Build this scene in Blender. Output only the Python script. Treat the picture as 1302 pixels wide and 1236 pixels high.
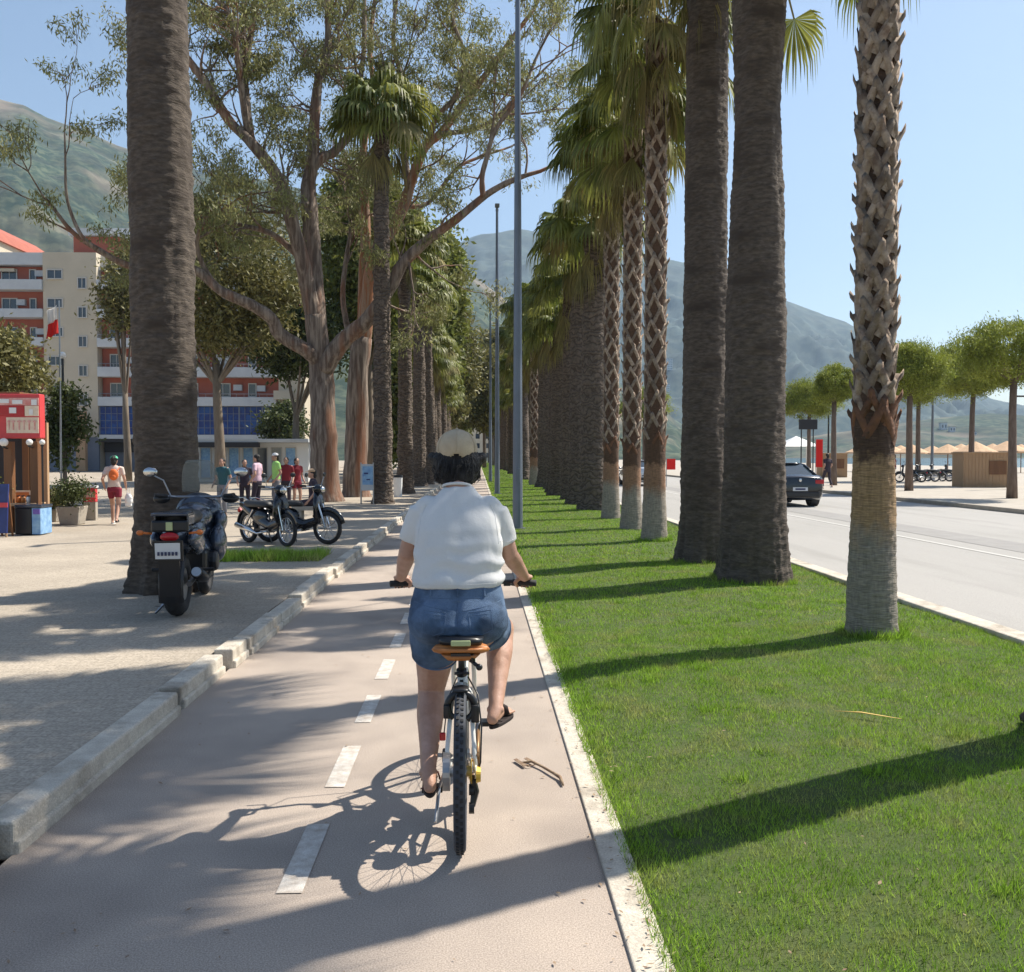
import bpy, bmesh, math, random, time
_T0 = time.time()
import numpy as np
from mathutils import Vector, Matrix, noise, Euler
from mathutils.bvhtree import BVHTree
R = math.radians
for o in list(bpy.data.objects): bpy.data.objects.remove(o, do_unlink=True)
S = bpy.context.scene
COL = S.collection
print('SEC',round(time.time()-_T0,1),'camera, sky, sun, exposure')
# ------------------------------------------------------------ camera, sky, sun, exposure
CH = 1.68; PITCH = math.atan(38/1200); YAW = math.atan(44/1200)
cam = bpy.data.cameras.new('camera'); co = bpy.data.objects.new('camera', cam); COL.objects.link(co)
cam.sensor_width = 36; cam.lens = 1200/1302*36; cam.clip_start = .05; cam.clip_end = 12000
co.location = (0, 0, CH); co.rotation_euler = (R(90)-PITCH, 0, -YAW)
S.camera = co
SUN_EL = R(52); SUN_AZ = R(27)     # azimuth measured from +X towards +Y
W = bpy.data.worlds.new("World"); S.world = W; W.use_nodes = True
nt = W.node_tree; sky = nt.nodes.new('ShaderNodeTexSky'); sky.sky_type = 'NISHITA'; sky.sun_disc = False
sky.sun_elevation = SUN_EL; sky.sun_rotation = R(90)-SUN_AZ
sky.air_density = 1.0; sky.dust_density = 0.9; sky.ozone_density = 1.2; sky.altitude = 0
nt.links.new(sky.outputs[0], nt.nodes['Background'].inputs[0]); nt.nodes['Background'].inputs[1].default_value = 0.084
sl = bpy.data.lights.new('sun', 'SUN'); sl.energy = 4.8; sl.angle = R(.5); sl.color = (1, .93, .82)
so = bpy.data.objects.new('sun', sl); COL.objects.link(so)
sd = Vector((math.cos(SUN_EL)*math.cos(SUN_AZ), math.cos(SUN_EL)*math.sin(SUN_AZ), math.sin(SUN_EL)))
so.rotation_euler = sd.to_track_quat('Z', 'Y').to_euler(); so.location = (10, 5, 30)
S.view_settings.view_transform = 'Standard'; S.view_settings.look = 'None'
S.view_settings.exposure = 0.92; S.view_settings.gamma = 1
S.cycles.use_denoising = True
S.cycles.max_bounces = 8; S.cycles.transparent_max_bounces = 12; S.cycles.volume_bounces = 0

F_ = Vector((math.sin(YAW)*math.cos(PITCH), math.cos(YAW)*math.cos(PITCH), -math.sin(PITCH)))
R_ = Vector((math.cos(YAW), -math.sin(YAW), 0)); U_ = R_.cross(F_)
def P(u, v, Y):
    d = F_ + R_*((u-651)/1200) + U_*((618-v)/1200)
    t = Y/d.y
    return Vector((d.x*t, Y, CH+d.z*t))

print('SEC',round(time.time()-_T0,1),'materials')
# ------------------------------------------------------------ materials
def mat(name, c, rough=.7, c2=None, sc=4, bump=0., bsc=30, metal=0., spec=.5, st=(1,1,1), ramp=(.35,.65), det=6, c3=None, sc3=1., trans=0., island=0., alpha=1., coat=0., space='Object', wave=None, bst=None, speck=0, spsc=260, crack=None):
    m = bpy.data.materials.new(name); m.use_nodes = True; n = m.node_tree.nodes; L = m.node_tree.links
    b = n['Principled BSDF']; b.inputs['Roughness'].default_value = rough; b.inputs['Metallic'].default_value = metal
    b.inputs['Specular IOR Level'].default_value = spec; b.inputs['Coat Weight'].default_value = coat
    b.inputs['Base Color'].default_value = (*c, 1)
    tc = n.new('ShaderNodeTexCoord'); mp = n.new('ShaderNodeMapping'); mp.inputs['Scale'].default_value = st
    L.new(tc.outputs[space], mp.inputs[0])
    last = None
    def nz(scale, detail, vec=mp):
        t = n.new('ShaderNodeTexNoise'); t.inputs['Scale'].default_value = scale; t.inputs['Detail'].default_value = detail
        t.inputs['Roughness'].default_value = .62; L.new(vec.outputs[0], t.inputs['Vector']); return t
    def mix(fac, a, bb, mode='MIX'):
        x = n.new('ShaderNodeMix'); x.data_type = 'RGBA'; x.blend_type = mode
        L.new(fac, x.inputs[0]) if not isinstance(fac, float) else setattr(x.inputs[0], 'default_value', fac)
        for s, i in ((a, 6), (bb, 7)):
            if isinstance(s, tuple): x.inputs[i].default_value = (*s, 1)
            else: L.new(s, x.inputs[i])
        return x.outputs[2]
    def rmp(src, a, bb):
        r = n.new('ShaderNodeMapRange'); r.inputs[1].default_value = a; r.inputs[2].default_value = bb; L.new(src, r.inputs[0]); return r.outputs[0]
    if c2: last = mix(rmp(nz(sc, det).outputs[0], *ramp), c, c2)
    if c3: last = mix(rmp(nz(sc3, 3).outputs[0], .5, .68), last or c, c3)
    if wave:
        wv = n.new('ShaderNodeTexWave'); wv.bands_direction = 'Z'; wv.inputs['Scale'].default_value = wave[0]; wv.inputs['Distortion'].default_value = wave[1]
        wv.inputs['Detail'].default_value = 3; wv.inputs['Detail Scale'].default_value = 2.; L.new(tc.outputs[space], wv.inputs[0])
        last = mix(rmp(wv.outputs['Fac'], 0, 1), wave[2], last or c) if False else mix(rmp(wv.outputs['Fac'], .05, .35), wave[2], last or c)
    if island:
        g = n.new('ShaderNodeNewGeometry'); h = n.new('ShaderNodeHueSaturation'); L.new(rmp(g.outputs['Random Per Island'], 0, 1), h.inputs['Value'])
        r = h.inputs['Value'].links[0].from_node; r.inputs[3].default_value = 1-island; r.inputs[4].default_value = 1+island
        if last: L.new(last, h.inputs['Color'])
        else: h.inputs['Color'].default_value = (*c, 1)
        last = h.outputs[0]
    if speck:
        q = n.new('ShaderNodeTexNoise'); q.inputs['Scale'].default_value = spsc; q.inputs['Detail'].default_value = 3; L.new(tc.outputs[space], q.inputs[0])
        v_ = n.new('ShaderNodeVectorMath'); v_.operation = 'SCALE'; r_s = rmp(q.outputs[0], .33, .67); r_n = r_s.node; r_n.inputs[3].default_value = 1-speck; r_n.inputs[4].default_value = 1+speck
        if last: L.new(last, v_.inputs[0])
        else: v_.inputs[0].default_value = c
        L.new(r_s, v_.inputs['Scale']); last = v_.outputs[0]
    if crack:
        nv = nz(1.5, 4); va = n.new('ShaderNodeVectorMath'); va.operation = 'MULTIPLY_ADD'; va.inputs[1].default_value = (.5,.5,.5); L.new(nv.outputs['Color'], va.inputs[0]); L.new(tc.outputs[space], va.inputs[2])
        vo = n.new('ShaderNodeTexVoronoi'); vo.feature = 'DISTANCE_TO_EDGE'; vo.inputs['Scale'].default_value = crack[0]; L.new(va.outputs[0], vo.inputs['Vector'])
        e1 = rmp(vo.outputs['Distance'], crack[1], 0.); ms_ = rmp(nz(.35, 2).outputs[0], .50, .56)
        mm = n.new('ShaderNodeMath'); mm.operation = 'MULTIPLY'; L.new(e1, mm.inputs[0]); L.new(ms_, mm.inputs[1])
        last = mix(mm.outputs[0], last or c, tuple(q*.38 for q in c))
    if last: L.new(last, b.inputs['Base Color'])
    if bump:
        v = mp
        if bst:
            v = n.new('ShaderNodeMapping'); v.inputs['Scale'].default_value = bst; L.new(tc.outputs[space], v.inputs[0])
        bm_ = n.new('ShaderNodeBump'); bm_.inputs['Strength'].default_value = bump; bm_.inputs['Distance'].default_value = .02
        L.new(nz(bsc, 5, v).outputs[0], bm_.inputs['Height'])
        if wave:
            b2 = n.new('ShaderNodeBump'); b2.inputs['Strength'].default_value = bump; b2.inputs['Distance'].default_value = .03
            L.new(wv.outputs['Fac'], b2.inputs['Height']); L.new(bm_.outputs[0], b2.inputs['Normal']); bm_ = b2
        L.new(bm_.outputs[0], b.inputs['Normal'])
    if trans:
        t = n.new('ShaderNodeBsdfTranslucent'); ms = n.new('ShaderNodeMixShader'); ms.inputs[0].default_value = trans
        if last: L.new(last, t.inputs[0])
        else: t.inputs[0].default_value = (*c, 1)
        L.new(b.outputs[0], ms.inputs[1]); L.new(t.outputs[0], ms.inputs[2]); L.new(ms.outputs[0], n['Material Output'].inputs[0])
    if alpha < 1: b.inputs['Alpha'].default_value = alpha
    return m
MT = {}
def mk(k, *a, **kw): MT[k] = mat(k, *a, **kw)
mk('ground', (.2,.17,.13), .95, (.26,.22,.17), .3)
mk('lane', (.34,.285,.24), .93, (.42,.35,.29), .9, bump=.2, bsc=260, c3=(.275,.23,.195), sc3=.7, speck=.30, spsc=170)
mk('paint', (.62,.59,.54), .9, (.42,.36,.30), 16, ramp=(.36,.68), speck=.15, spsc=200, bump=.2, bsc=120)
mk('kerb', (.60,.55,.46), .9, (.47,.42,.35), 9, bump=.5, bsc=40, c3=(.30,.255,.20), sc3=2.5, speck=.15, spsc=120)
mk('road', (.31,.30,.28), .92, (.36,.345,.325), .25, bump=.2, bsc=120, st=(1,.12,1), c3=(.29,.28,.26), sc3=1.2, speck=.12, spsc=60)
mk('road_line', (.5,.49,.46), .8, (.4,.39,.36), 12)
mk('pave', (.42,.38,.32), .9, (.36,.32,.27), 1.2, bump=.2, bsc=60)
mk('soil', (.045,.08,.014), 1., (.08,.10,.03), 6, bump=.6, bsc=80)
mk('grass', (.19,.34,.025), .75, (.32,.47,.06), 3.2, spec=.3, trans=.35, island=.6, c3=(.38,.40,.12), sc3=2.4, ramp=(.3,.7))
mk('trunk_grey', (.062,.048,.038), .95, (.14,.112,.088), 6, bump=.8, bsc=6, st=(1.6,1.6,5), bst=(2,2,8), c3=(.055,.041,.032), sc3=.8, ramp=(.38,.7))
mk('trunk_far', (.10,.078,.06), .95, (.17,.13,.10), 5, bump=.9, bsc=14, st=(2,2,1.4), wave=(2.,12,(.07,.052,.04)))
mk('trunk_tan', (.34,.235,.14), .9, (.22,.155,.10), 5, bump=.8, bsc=9, st=(1,1,7), c3=(.17,.115,.075), sc3=3)
mk('trunk_pale', (.36,.31,.25), .9, (.25,.21,.165), 7, bump=.6, bsc=12, st=(3,3,1.5), bst=(1,1,6), wave=(4.2,2.,(.28,.235,.185)))
mk('boot', (.34,.27,.205), .85, (.22,.165,.12), 14, bump=.6, bsc=30, island=.4, c3=(.15,.10,.07), sc3=9)
mk('boot_red', (.20,.09,.045), .85, (.11,.055,.03), 12, bump=.6, bsc=30, island=.3)
mk('fibre', (.07,.042,.028), 1., (.13,.075,.045), 20, bump=.8, bsc=40)
mk('frond', (.09,.125,.02), .55, (.25,.25,.06), 1.0, trans=.35, island=.4)
mk('frond_dry', (.24,.19,.07), .8, (.15,.15,.05), 1.2, trans=.25, island=.4)
mk('petiole', (.22,.20,.08), .6)
mk('euc_bark', (.12,.085,.065), .9, (.30,.24,.19), 3., bump=1., bsc=7, st=(3,3,.3), c3=(.24,.10,.05), sc3=.5, ramp=(.42,.62))
mk('euc_bark_orange', (.30,.12,.05), .85, (.33,.22,.15), 2.6, bump=.9, bsc=8, st=(3,3,.25), c3=(.15,.11,.085), sc3=.8, ramp=(.42,.6))
mk('euc_leaf', (.17,.185,.06), .6, (.29,.28,.11), .55, trans=.35, island=.45)
mk('leaf_dark', (.05,.075,.02), .6, (.10,.12,.035), .6, trans=.3, island=.45)
mk('leaf_olive', (.12,.12,.035), .6, (.20,.18,.06), .6, trans=.3, island=.4)
mk('leaf_yellow', (.21,.22,.045), .6, (.13,.16,.035), .6, trans=.35, island=.4)
mk('pine_leaf', (.19,.235,.03), .7, (.28,.31,.05), .9, trans=.25, island=.4)
mk('pine_bark', (.13,.09,.07), .95, (.2,.15,.12), 5, bump=.8, bsc=14, st=(2,2,.5))
mk('bark', (.15,.12,.09), .95, (.22,.18,.14), 5, bump=.8, bsc=12, st=(2,2,.4))
mk('pole', (.17,.20,.245), .42, (.145,.17,.21), 2, metal=.35)
mk('white_cotton', (.68,.68,.67), .95, (.65,.65,.64), 3, bump=.25, bsc=14, speck=.03, spsc=300)
mk('denim', (.06,.115,.21), .9, (.14,.215,.34), 5, bump=.5, bsc=300, c3=(.035,.065,.12), sc3=6, speck=.15, spsc=420)
mk('denim_edge', (.12,.19,.30), .9, (.08,.13,.22), 40)
mk('skin', (.50,.29,.205), .5, (.43,.235,.16), 7, bump=.15, bsc=120, c3=(.56,.34,.26), sc3=5, speck=.05, spsc=90)
mk('hair', (.006,.005,.005), .5, (.014,.011,.01), 40, bump=.9, bsc=45, st=(3,3,.4))
mk('cap', (.56,.46,.32), .9, (.49,.39,.27), 12, bump=.3, bsc=200)
mk('black_rubber', (.016,.016,.018), .75, (.028,.028,.03), 20, bump=.3, bsc=80)
mk('tyre_side', (.055,.06,.075), .8, (.04,.045,.055), 20)
mk('black_plastic', (.012,.013,.016), .35)
mk('black_paint', (.004,.006,.011), .2, coat=.6)
mk('white_paint', (.72,.72,.68), .25, (.66,.66,.62), 8, coat=.5)
mk('chrome', (.6,.6,.6), .18, metal=1.)
mk('steel', (.35,.36,.38), .35, metal=.9)
mk('leather', (.50,.19,.05), .45, (.40,.14,.035), 15, bump=.15, bsc=60)
mk('gold', (.65,.42,.06), .4, metal=.3)
mk('tan_guard', (.30,.17,.08), .4, metal=.4)
mk('pale_green', (.45,.5,.25), .5)
mk('red_plastic', (.42,.01,.015), .25)
mk('orange_plastic', (.6,.16,.03), .3)
mk('sole', (.02,.012,.012), .8)
mk('sandal', (.09,.015,.015), .6)
mk('screen_glass', (.30,.33,.32), .1, alpha=.38)
mk('glass', (.03,.045,.06), .06, spec=.8)
mk('pane', (.035,.045,.065), .1, (.02,.03,.045), .4, spec=.8)
mk('bike_blue', (.06,.08,.12), .25, (.03,.04,.06), 6, metal=.3, coat=.6)
mk('seat_vinyl', (.02,.02,.022), .5, bump=.2, bsc=60, c2=(.03,.03,.03))
mk('plate', (.62,.64,.66), .4)
mk('plate_text', (.03,.04,.10), .5)
mk('wood', (.22,.095,.035), .6, (.14,.06,.022), 3, st=(1,1,.1), bump=.3, bsc=20)
mk('wood_pale', (.44,.29,.17), .8, (.40,.25,.14), 4, st=(6,6,.5), bump=.4, bsc=10)
mk('concrete', (.40,.36,.30), .9, (.33,.29,.24), 6, bump=.4, bsc=40)
mk('globe', (.8,.78,.74), .3)
mk('red_sign', (.62,.06,.06), .5, (.55,.05,.06), 3)
mk('sign_pink', (.74,.45,.40), .5, (.62,.2,.17), 7)
mk('cream_panel', (.78,.66,.50), .5, (.70,.5,.38), 8)
mk('white_plain', (.75,.75,.74), .5)
mk('blue_panel', (.03,.05,.20), .4, (.02,.03,.12), 4)
mk('light_blue', (.30,.5,.68), .5, (.15,.3,.55), 8)
mk('violet', (.16,.1,.4), .5)
mk('wall_cream', (.56,.49,.38), .9, (.50,.44,.34), .4, bump=.15, bsc=10)
mk('wall_red', (.38,.12,.08), .9, (.33,.10,.07), .8, bump=.15, bsc=10)
mk('wall_white', (.55,.57,.58), .8, (.47,.49,.51), .6)
mk('wall_grey', (.20,.22,.27), .8, (.16,.18,.22), .6)
mk('blue_glass', (.008,.03,.17), .35, (.012,.07,.26), .9, spec=.35, ramp=(.45,.55))
mk('window_frame', (.52,.5,.46), .6)
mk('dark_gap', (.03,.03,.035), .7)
mk('hill_green', (.010,.030,.018), 1., (.060,.078,.045), .09, ramp=(.44,.6), speck=.35, spsc=.02, c3=(.17,.135,.10), sc3=.0045, det=10, bump=1., bsc=.05)
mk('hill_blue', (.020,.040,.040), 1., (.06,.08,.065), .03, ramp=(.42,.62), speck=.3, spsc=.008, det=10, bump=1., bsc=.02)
mk('sea', (.03,.09,.13), .15, bump=.3, bsc=2)
mk('umbrella_straw', (.62,.42,.26), .9, (.5,.33,.2), 6, bump=.5, bsc=20)
mk('shirt_pale', (.62,.52,.46), .9); mk('shirt_pink', (.6,.42,.5), .9); mk('shirt_lime', (.42,.75,.22), .9); mk('shirt_maroon', (.22,.02,.03), .9)
mk('shirt_teal', (.03,.10,.12), .9); mk('cloth_dark', (.04,.03,.045), .9); mk('cloth_red', (.22,.02,.04), .9); mk('cap_green', (.1,.5,.3), .9); mk('bag_orange', (.7,.15,.03), .7)
mk('cloth_grey', (.2,.2,.22), .9); mk('flag_white', (.85,.82,.78), .9, trans=.4); mk('flag_red', (.75,.05,.04), .9, trans=.4)
mk('bird_dry', (.36,.27,.17), .9, (.2,.12,.08), 30); mk('straw', (.62,.42,.12), .8)
mk('car_silver', (.55,.57,.6), .25, metal=.5, coat=1.)
mk('asphalt_patch', (.25,.24,.23), .95, (.29,.28,.265), 2)
# lawn speckle + paving of small setts
def pavers():
    m = bpy.data.materials.new('setts'); m.use_nodes = True; n = m.node_tree.nodes; L = m.node_tree.links; b = n['Principled BSDF']; b.inputs['Roughness'].default_value = .95
    tc = n.new('ShaderNodeTexCoord'); br = n.new('ShaderNodeTexBrick'); br.inputs['Scale'].default_value = 1; L.new(tc.outputs['Object'], br.inputs[0])
    br.inputs['Brick Width'].default_value = .2; br.inputs['Row Height'].default_value = .1; br.inputs['Mortar Size'].default_value = .005; br.inputs['Mortar Smooth'].default_value = .3
    br.inputs['Color1'].default_value = (.42,.36,.285,1); br.inputs['Color2'].default_value = (.385,.33,.26,1); br.inputs['Mortar'].default_value = (.33,.28,.22,1)
    ns = n.new('ShaderNodeTexNoise'); ns.inputs['Scale'].default_value = 55; ns.inputs['Detail'].default_value = 6; L.new(tc.outputs['Object'], ns.inputs[0])
    mr = n.new('ShaderNodeMapRange'); mr.inputs[1].default_value=.3; mr.inputs[2].default_value=.7; mr.inputs[3].default_value=.68; mr.inputs[4].default_value=1.2; L.new(ns.outputs[0], mr.inputs[0])
    n2 = n.new('ShaderNodeTexNoise'); n2.inputs['Scale'].default_value = .5; n2.inputs['Detail'].default_value = 5; L.new(tc.outputs['Object'], n2.inputs[0])
    m2 = n.new('ShaderNodeMapRange'); m2.inputs[1].default_value=.35; m2.inputs[2].default_value=.7; m2.inputs[3].default_value=.84; m2.inputs[4].default_value=1.12; L.new(n2.outputs[0], m2.inputs[0])
    mu = n.new('ShaderNodeMath'); mu.operation='MULTIPLY'; L.new(mr.outputs[0], mu.inputs[0]); L.new(m2.outputs[0], mu.inputs[1])
    vm = n.new('ShaderNodeVectorMath'); vm.operation='SCALE'; L.new(br.outputs[0], vm.inputs[0]); L.new(mu.outputs[0], vm.inputs['Scale']); L.new(vm.outputs[0], b.inputs['Base Color'])
    bp = n.new('ShaderNodeBump'); bp.inputs['Strength'].default_value=.5; bp.inputs['Distance'].default_value=.01; L.new(ns.outputs[0], bp.inputs['Height']); L.new(bp.outputs[0], b.inputs['Normal'])
    return m
MT['setts'] = pavers()

print('SEC',round(time.time()-_T0,1),'mesh building helpers')
# ------------------------------------------------------------ mesh building helpers
class MB:
    def __init__(s, org=(0,0,0)): s.v=[]; s.f=[]; s.m=[]; s.o=Vector(org); s.cur=0
    def add(s, vs, fs):
        b=len(s.v); s.v += [tuple(Vector(p)-s.o) for p in vs]; s.f += [tuple(i+b for i in f) for f in fs]; s.m += [s.cur]*len(fs); return s
    def box(s, c, d, rot=None, taper=1.):
        x,y,z=[k/2 for k in d]; vs=[]
        for k,t in ((-z,1.),(z,taper)):
            vs += [(-x*t,-y*t,k),(x*t,-y*t,k),(x*t,y*t,k),(-x*t,y*t,k)]
        M_ = rot.to_matrix() if isinstance(rot, Euler) else rot
        vs=[Vector(p) for p in vs]
        if M_ is not None: vs=[M_@p for p in vs]
        return s.add([Vector(c)+p for p in vs], [(3,2,1,0),(4,5,6,7),(0,1,5,4),(1,2,6,5),(2,3,7,6),(3,0,4,7)])
    def tube(s, pts, rad, n=8, caps=True, flat=None):
        pts=[Vector(p) for p in pts]
        if not hasattr(rad,'__len__'): rad=[rad]*len(pts)
        vs=[]; fs=[]; up=None
        for i,p in enumerate(pts):
            t=(pts[min(i+1,len(pts)-1)]-pts[max(i-1,0)]).normalized()
            if up is None:
                up=Vector((0,0,1)) if abs(t.z)<.9 else Vector((1,0,0))
            a=t.cross(up); 
            if a.length<1e-4: a=t.cross(Vector((0,1,0)))
            a.normalize(); b=a.cross(t).normalized(); up=b
            fl=flat or (1,1)
            for k in range(n):
                q=2*math.pi*k/n; vs.append(p+(a*math.cos(q)*fl[0]+b*math.sin(q)*fl[1])*rad[i])
        for i in range(len(pts)-1):
            for k in range(n):
                k2=(k+1)%n; fs.append((i*n+k,i*n+k2,(i+1)*n+k2,(i+1)*n+k))
        if caps: fs.append(tuple(range(n-1,-1,-1))); fs.append(tuple((len(pts)-1)*n+k for k in range(n)))
        return s.add(vs,fs)
    def torus(s, c, Rr, r, n=40, k=8, axis='X', sq=1.):
        vs=[]; fs=[]; c=Vector(c)
        for i in range(n):
            a=2*math.pi*i/n
            for j in range(k):
                b=2*math.pi*j/k; rr=Rr+r*math.cos(b); h=r*sq*math.sin(b)
                p={'X':(h,rr*math.cos(a),rr*math.sin(a)),'Y':(rr*math.cos(a),h,rr*math.sin(a)),'Z':(rr*math.cos(a),rr*math.sin(a),h)}[axis]
                vs.append(c+Vector(p))
        for i in range(n):
            for j in range(k):
                fs.append((i*k+j,((i+1)%n)*k+j,((i+1)%n)*k+(j+1)%k,i*k+(j+1)%k))
        return s.add(vs,fs)
    def ell(s, c, r, n=16, m=10, rot=None, zmin=-1.):
        c=Vector(c); vs=[]; fs=[]
        if not hasattr(r,'__len__'): r=(r,r,r)
        a0=math.asin(max(-1,zmin))
        for i in range(m+1):
            p=a0+(math.pi/2-a0)*i/m
            for j in range(n):
                q=2*math.pi*j/n; w=Vector((r[0]*math.cos(p)*math.cos(q),r[1]*math.cos(p)*math.sin(q),r[2]*math.sin(p)))
                if rot is not None: w=rot@w
                vs.append(c+w)
        for i in range(m):
            for j in range(n): fs.append((i*n+j,i*n+(j+1)%n,(i+1)*n+(j+1)%n,(i+1)*n+j))
        fs.append(tuple(range(n-1,-1,-1))); return s.add(vs,fs)
    def loft(s, lv, n=28, pw=2.4, close=True):
        # levels: (cx,cy,cz,hx,hy)
        vs=[]; fs=[]
        for (cx,cy,cz,hx,hy) in lv:
            for k in range(n):
                q=2*math.pi*k/n; c_,s_=math.cos(q),math.sin(q); e=2/pw
                vs.append((cx+hx*math.copysign(abs(c_)**e,c_), cy+hy*math.copysign(abs(s_)**e,s_), cz))
        for i in range(len(lv)-1):
            for k in range(n): fs.append((i*n+k,i*n+(k+1)%n,(i+1)*n+(k+1)%n,(i+1)*n+k))
        if close: fs.append(tuple(range(n-1,-1,-1))); fs.append(tuple((len(lv)-1)*n+k for k in range(n)))
        return s.add(vs,fs)
    def prism(s, poly, x0, x1, axis='X'):
        n=len(poly); vs=[]
        for x in (x0,x1):
            for a,b in poly: vs.append({'X':(x,a,b),'Y':(a,x,b),'Z':(a,b,x)}[axis])
        fs=[(k,(k+1)%n,n+(k+1)%n,n+k) for k in range(n)]+[tuple(range(n-1,-1,-1)),tuple(range(n,2*n))]
        return s.add(vs,fs)
    def build(s, name, m, parent=None, smooth=False, bevel=0, loc=None, seg=2):
        me=bpy.data.meshes.new(name); me.from_pydata(s.v,[],s.f)
        ms=m if isinstance(m,(list,tuple)) else [m]
        for k in ms: me.materials.append(MT[k])
        if len(ms)>1: me.polygons.foreach_set('material_index',s.m)
        bm=bmesh.new(); bm.from_mesh(me); bmesh.ops.recalc_face_normals(bm,faces=bm.faces); bm.to_mesh(me); bm.free()
        if smooth:
            me.polygons.foreach_set('use_smooth',[True]*len(me.polygons))
        o=bpy.data.objects.new(name,me); COL.objects.link(o)
        if parent: o.parent=parent
        if loc is not None: o.location=loc
        elif not parent: o.location=s.o
        if bevel:
            b=o.modifiers.new('b','BEVEL'); b.width=bevel; b.segments=seg; b.limit_method='ANGLE'; b.angle_limit=R(35)
        return o
def npmesh(name, V, Fc, mats, mi=None, parent=None, loc=None, smooth=False):
    me=bpy.data.meshes.new(name); V=np.asarray(V,dtype=np.float32); Fc=np.asarray(Fc,dtype=np.int32); k=Fc.shape[1]
    me.vertices.add(len(V)); me.vertices.foreach_set('co',V.ravel())
    me.loops.add(Fc.size); me.loops.foreach_set('vertex_index',Fc.ravel())
    me.polygons.add(len(Fc)); me.polygons.foreach_set('loop_start',np.arange(0,Fc.size,k,dtype=np.int32)); me.polygons.foreach_set('loop_total',np.full(len(Fc),k,dtype=np.int32))
    for q in mats: me.materials.append(MT[q])
    if mi is not None: me.polygons.foreach_set('material_index',np.asarray(mi,dtype=np.int32))
    if smooth: me.polygons.foreach_set('use_smooth',np.ones(len(Fc),dtype=bool))
    me.update(calc_edges=True)
    o=bpy.data.objects.new(name,me); COL.objects.link(o)
    if parent: o.parent=parent
    if loc is not None: o.location=loc
    return o
def thing(name,label,cat,loc=(0,0,0),rz=0,group=None):
    o=bpy.data.objects.new(name,None); COL.objects.link(o); o.location=loc; o.rotation_euler=(0,0,rz); o.empty_display_size=.3
    o['label']=label; o['category']=cat
    if group: o['group']=group
    return o
def tag(o,label,cat,group=None):
    o['label']=label; o['category']=cat
    if group: o['group']=group
    return o
def struct(o,kind='structure'): o['kind']=kind; return o
def dup(o,parent=None,loc=None,rz=None,sc=None,label=None,group=None,tilt=(0,0)):
    c=o.copy(); COL.objects.link(c)
    if parent: c.parent=parent
    if loc is not None: c.location=loc
    if rz is not None: c.rotation_euler=(tilt[0],tilt[1],rz)
    if sc is not None: c.scale=sc if hasattr(sc,'__len__') else (sc,)*3
    if label: c['label']=label
    if group: c['group']=group
    for ch in [q for q in bpy.data.objects if q.parent==o]: dup(ch,c)
    return c
KIDS=None
def blob(name,mb,m,parent=None,voxel=.01,it=4,fac=.5,disp=None):
    """one continuous surface grown over overlapping volumes"""
    me=bpy.data.meshes.new(name); me.from_pydata(mb.v,[],mb.f)
    bm=bmesh.new(); bm.from_mesh(me); bmesh.ops.recalc_face_normals(bm,faces=bm.faces); bm.to_mesh(me); bm.free()
    o=bpy.data.objects.new(name,me); COL.objects.link(o)
    r=o.modifiers.new('r','REMESH'); r.mode='VOXEL'; r.voxel_size=voxel; r.use_smooth_shade=True
    if it: q=o.modifiers.new('s','SMOOTH'); q.factor=fac; q.iterations=it
    dg=bpy.context.evaluated_depsgraph_get(); dg.update()
    nm=bpy.data.meshes.new_from_object(o.evaluated_get(dg)); bpy.data.objects.remove(o); bpy.data.meshes.remove(me)
    nm.name=name; nm.materials.clear(); nm.materials.append(MT[m])
    nm.polygons.foreach_set('use_smooth',[True]*len(nm.polygons))
    if disp:
        n_=len(nm.vertices); co_=np.empty(n_*3,np.float32); no_=np.empty(n_*3,np.float32); nm.vertices.foreach_get('co',co_); nm.vertices.foreach_get('normal',no_)
        co_=co_.reshape(-1,3); no_=no_.reshape(-1,3); dd=np.array([disp(Vector(q)+mb.o) for q in co_.astype(float)],np.float32)
        nm.vertices.foreach_set('co',(co_+no_*dd[:,None]).ravel()); nm.update()
    o=bpy.data.objects.new(name,nm); COL.objects.link(o)
    if parent: o.parent=parent
    else: o.location=mb.o
    return o
def cap(mb,p0,p1,r0,r1,n=14,fl=None):
    p0,p1=Vector(p0),Vector(p1); d=(p1-p0); L=d.length; d.normalize(); pts=[]; rr=[]
    for k in range(5):
        a=-math.pi/2+math.pi/2*k/4; pts.append(p0+d*r0*math.sin(a)); rr.append(max(r0*math.cos(a),.0005))
    for k in range(1,4): pts.append(p0+(p1-p0)*k/4); rr.append(r0+(r1-r0)*k/4)
    for k in range(5):
        a=math.pi/2*k/4; pts.append(p1+d*r1*math.sin(a)); rr.append(max(r1*math.cos(a),.0005))
    mb.tube(pts,rr,n,True,fl); return mb
def limb(mb,pts,rr,n=14):
    for i in range(len(pts)-1): cap(mb,pts[i],pts[i+1],rr[i],rr[i+1],n)
rng=np.random.default_rng(7); rnd=random.Random(11)

print('SEC',round(time.time()-_T0,1),'ground, lane, kerbs, road')
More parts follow.
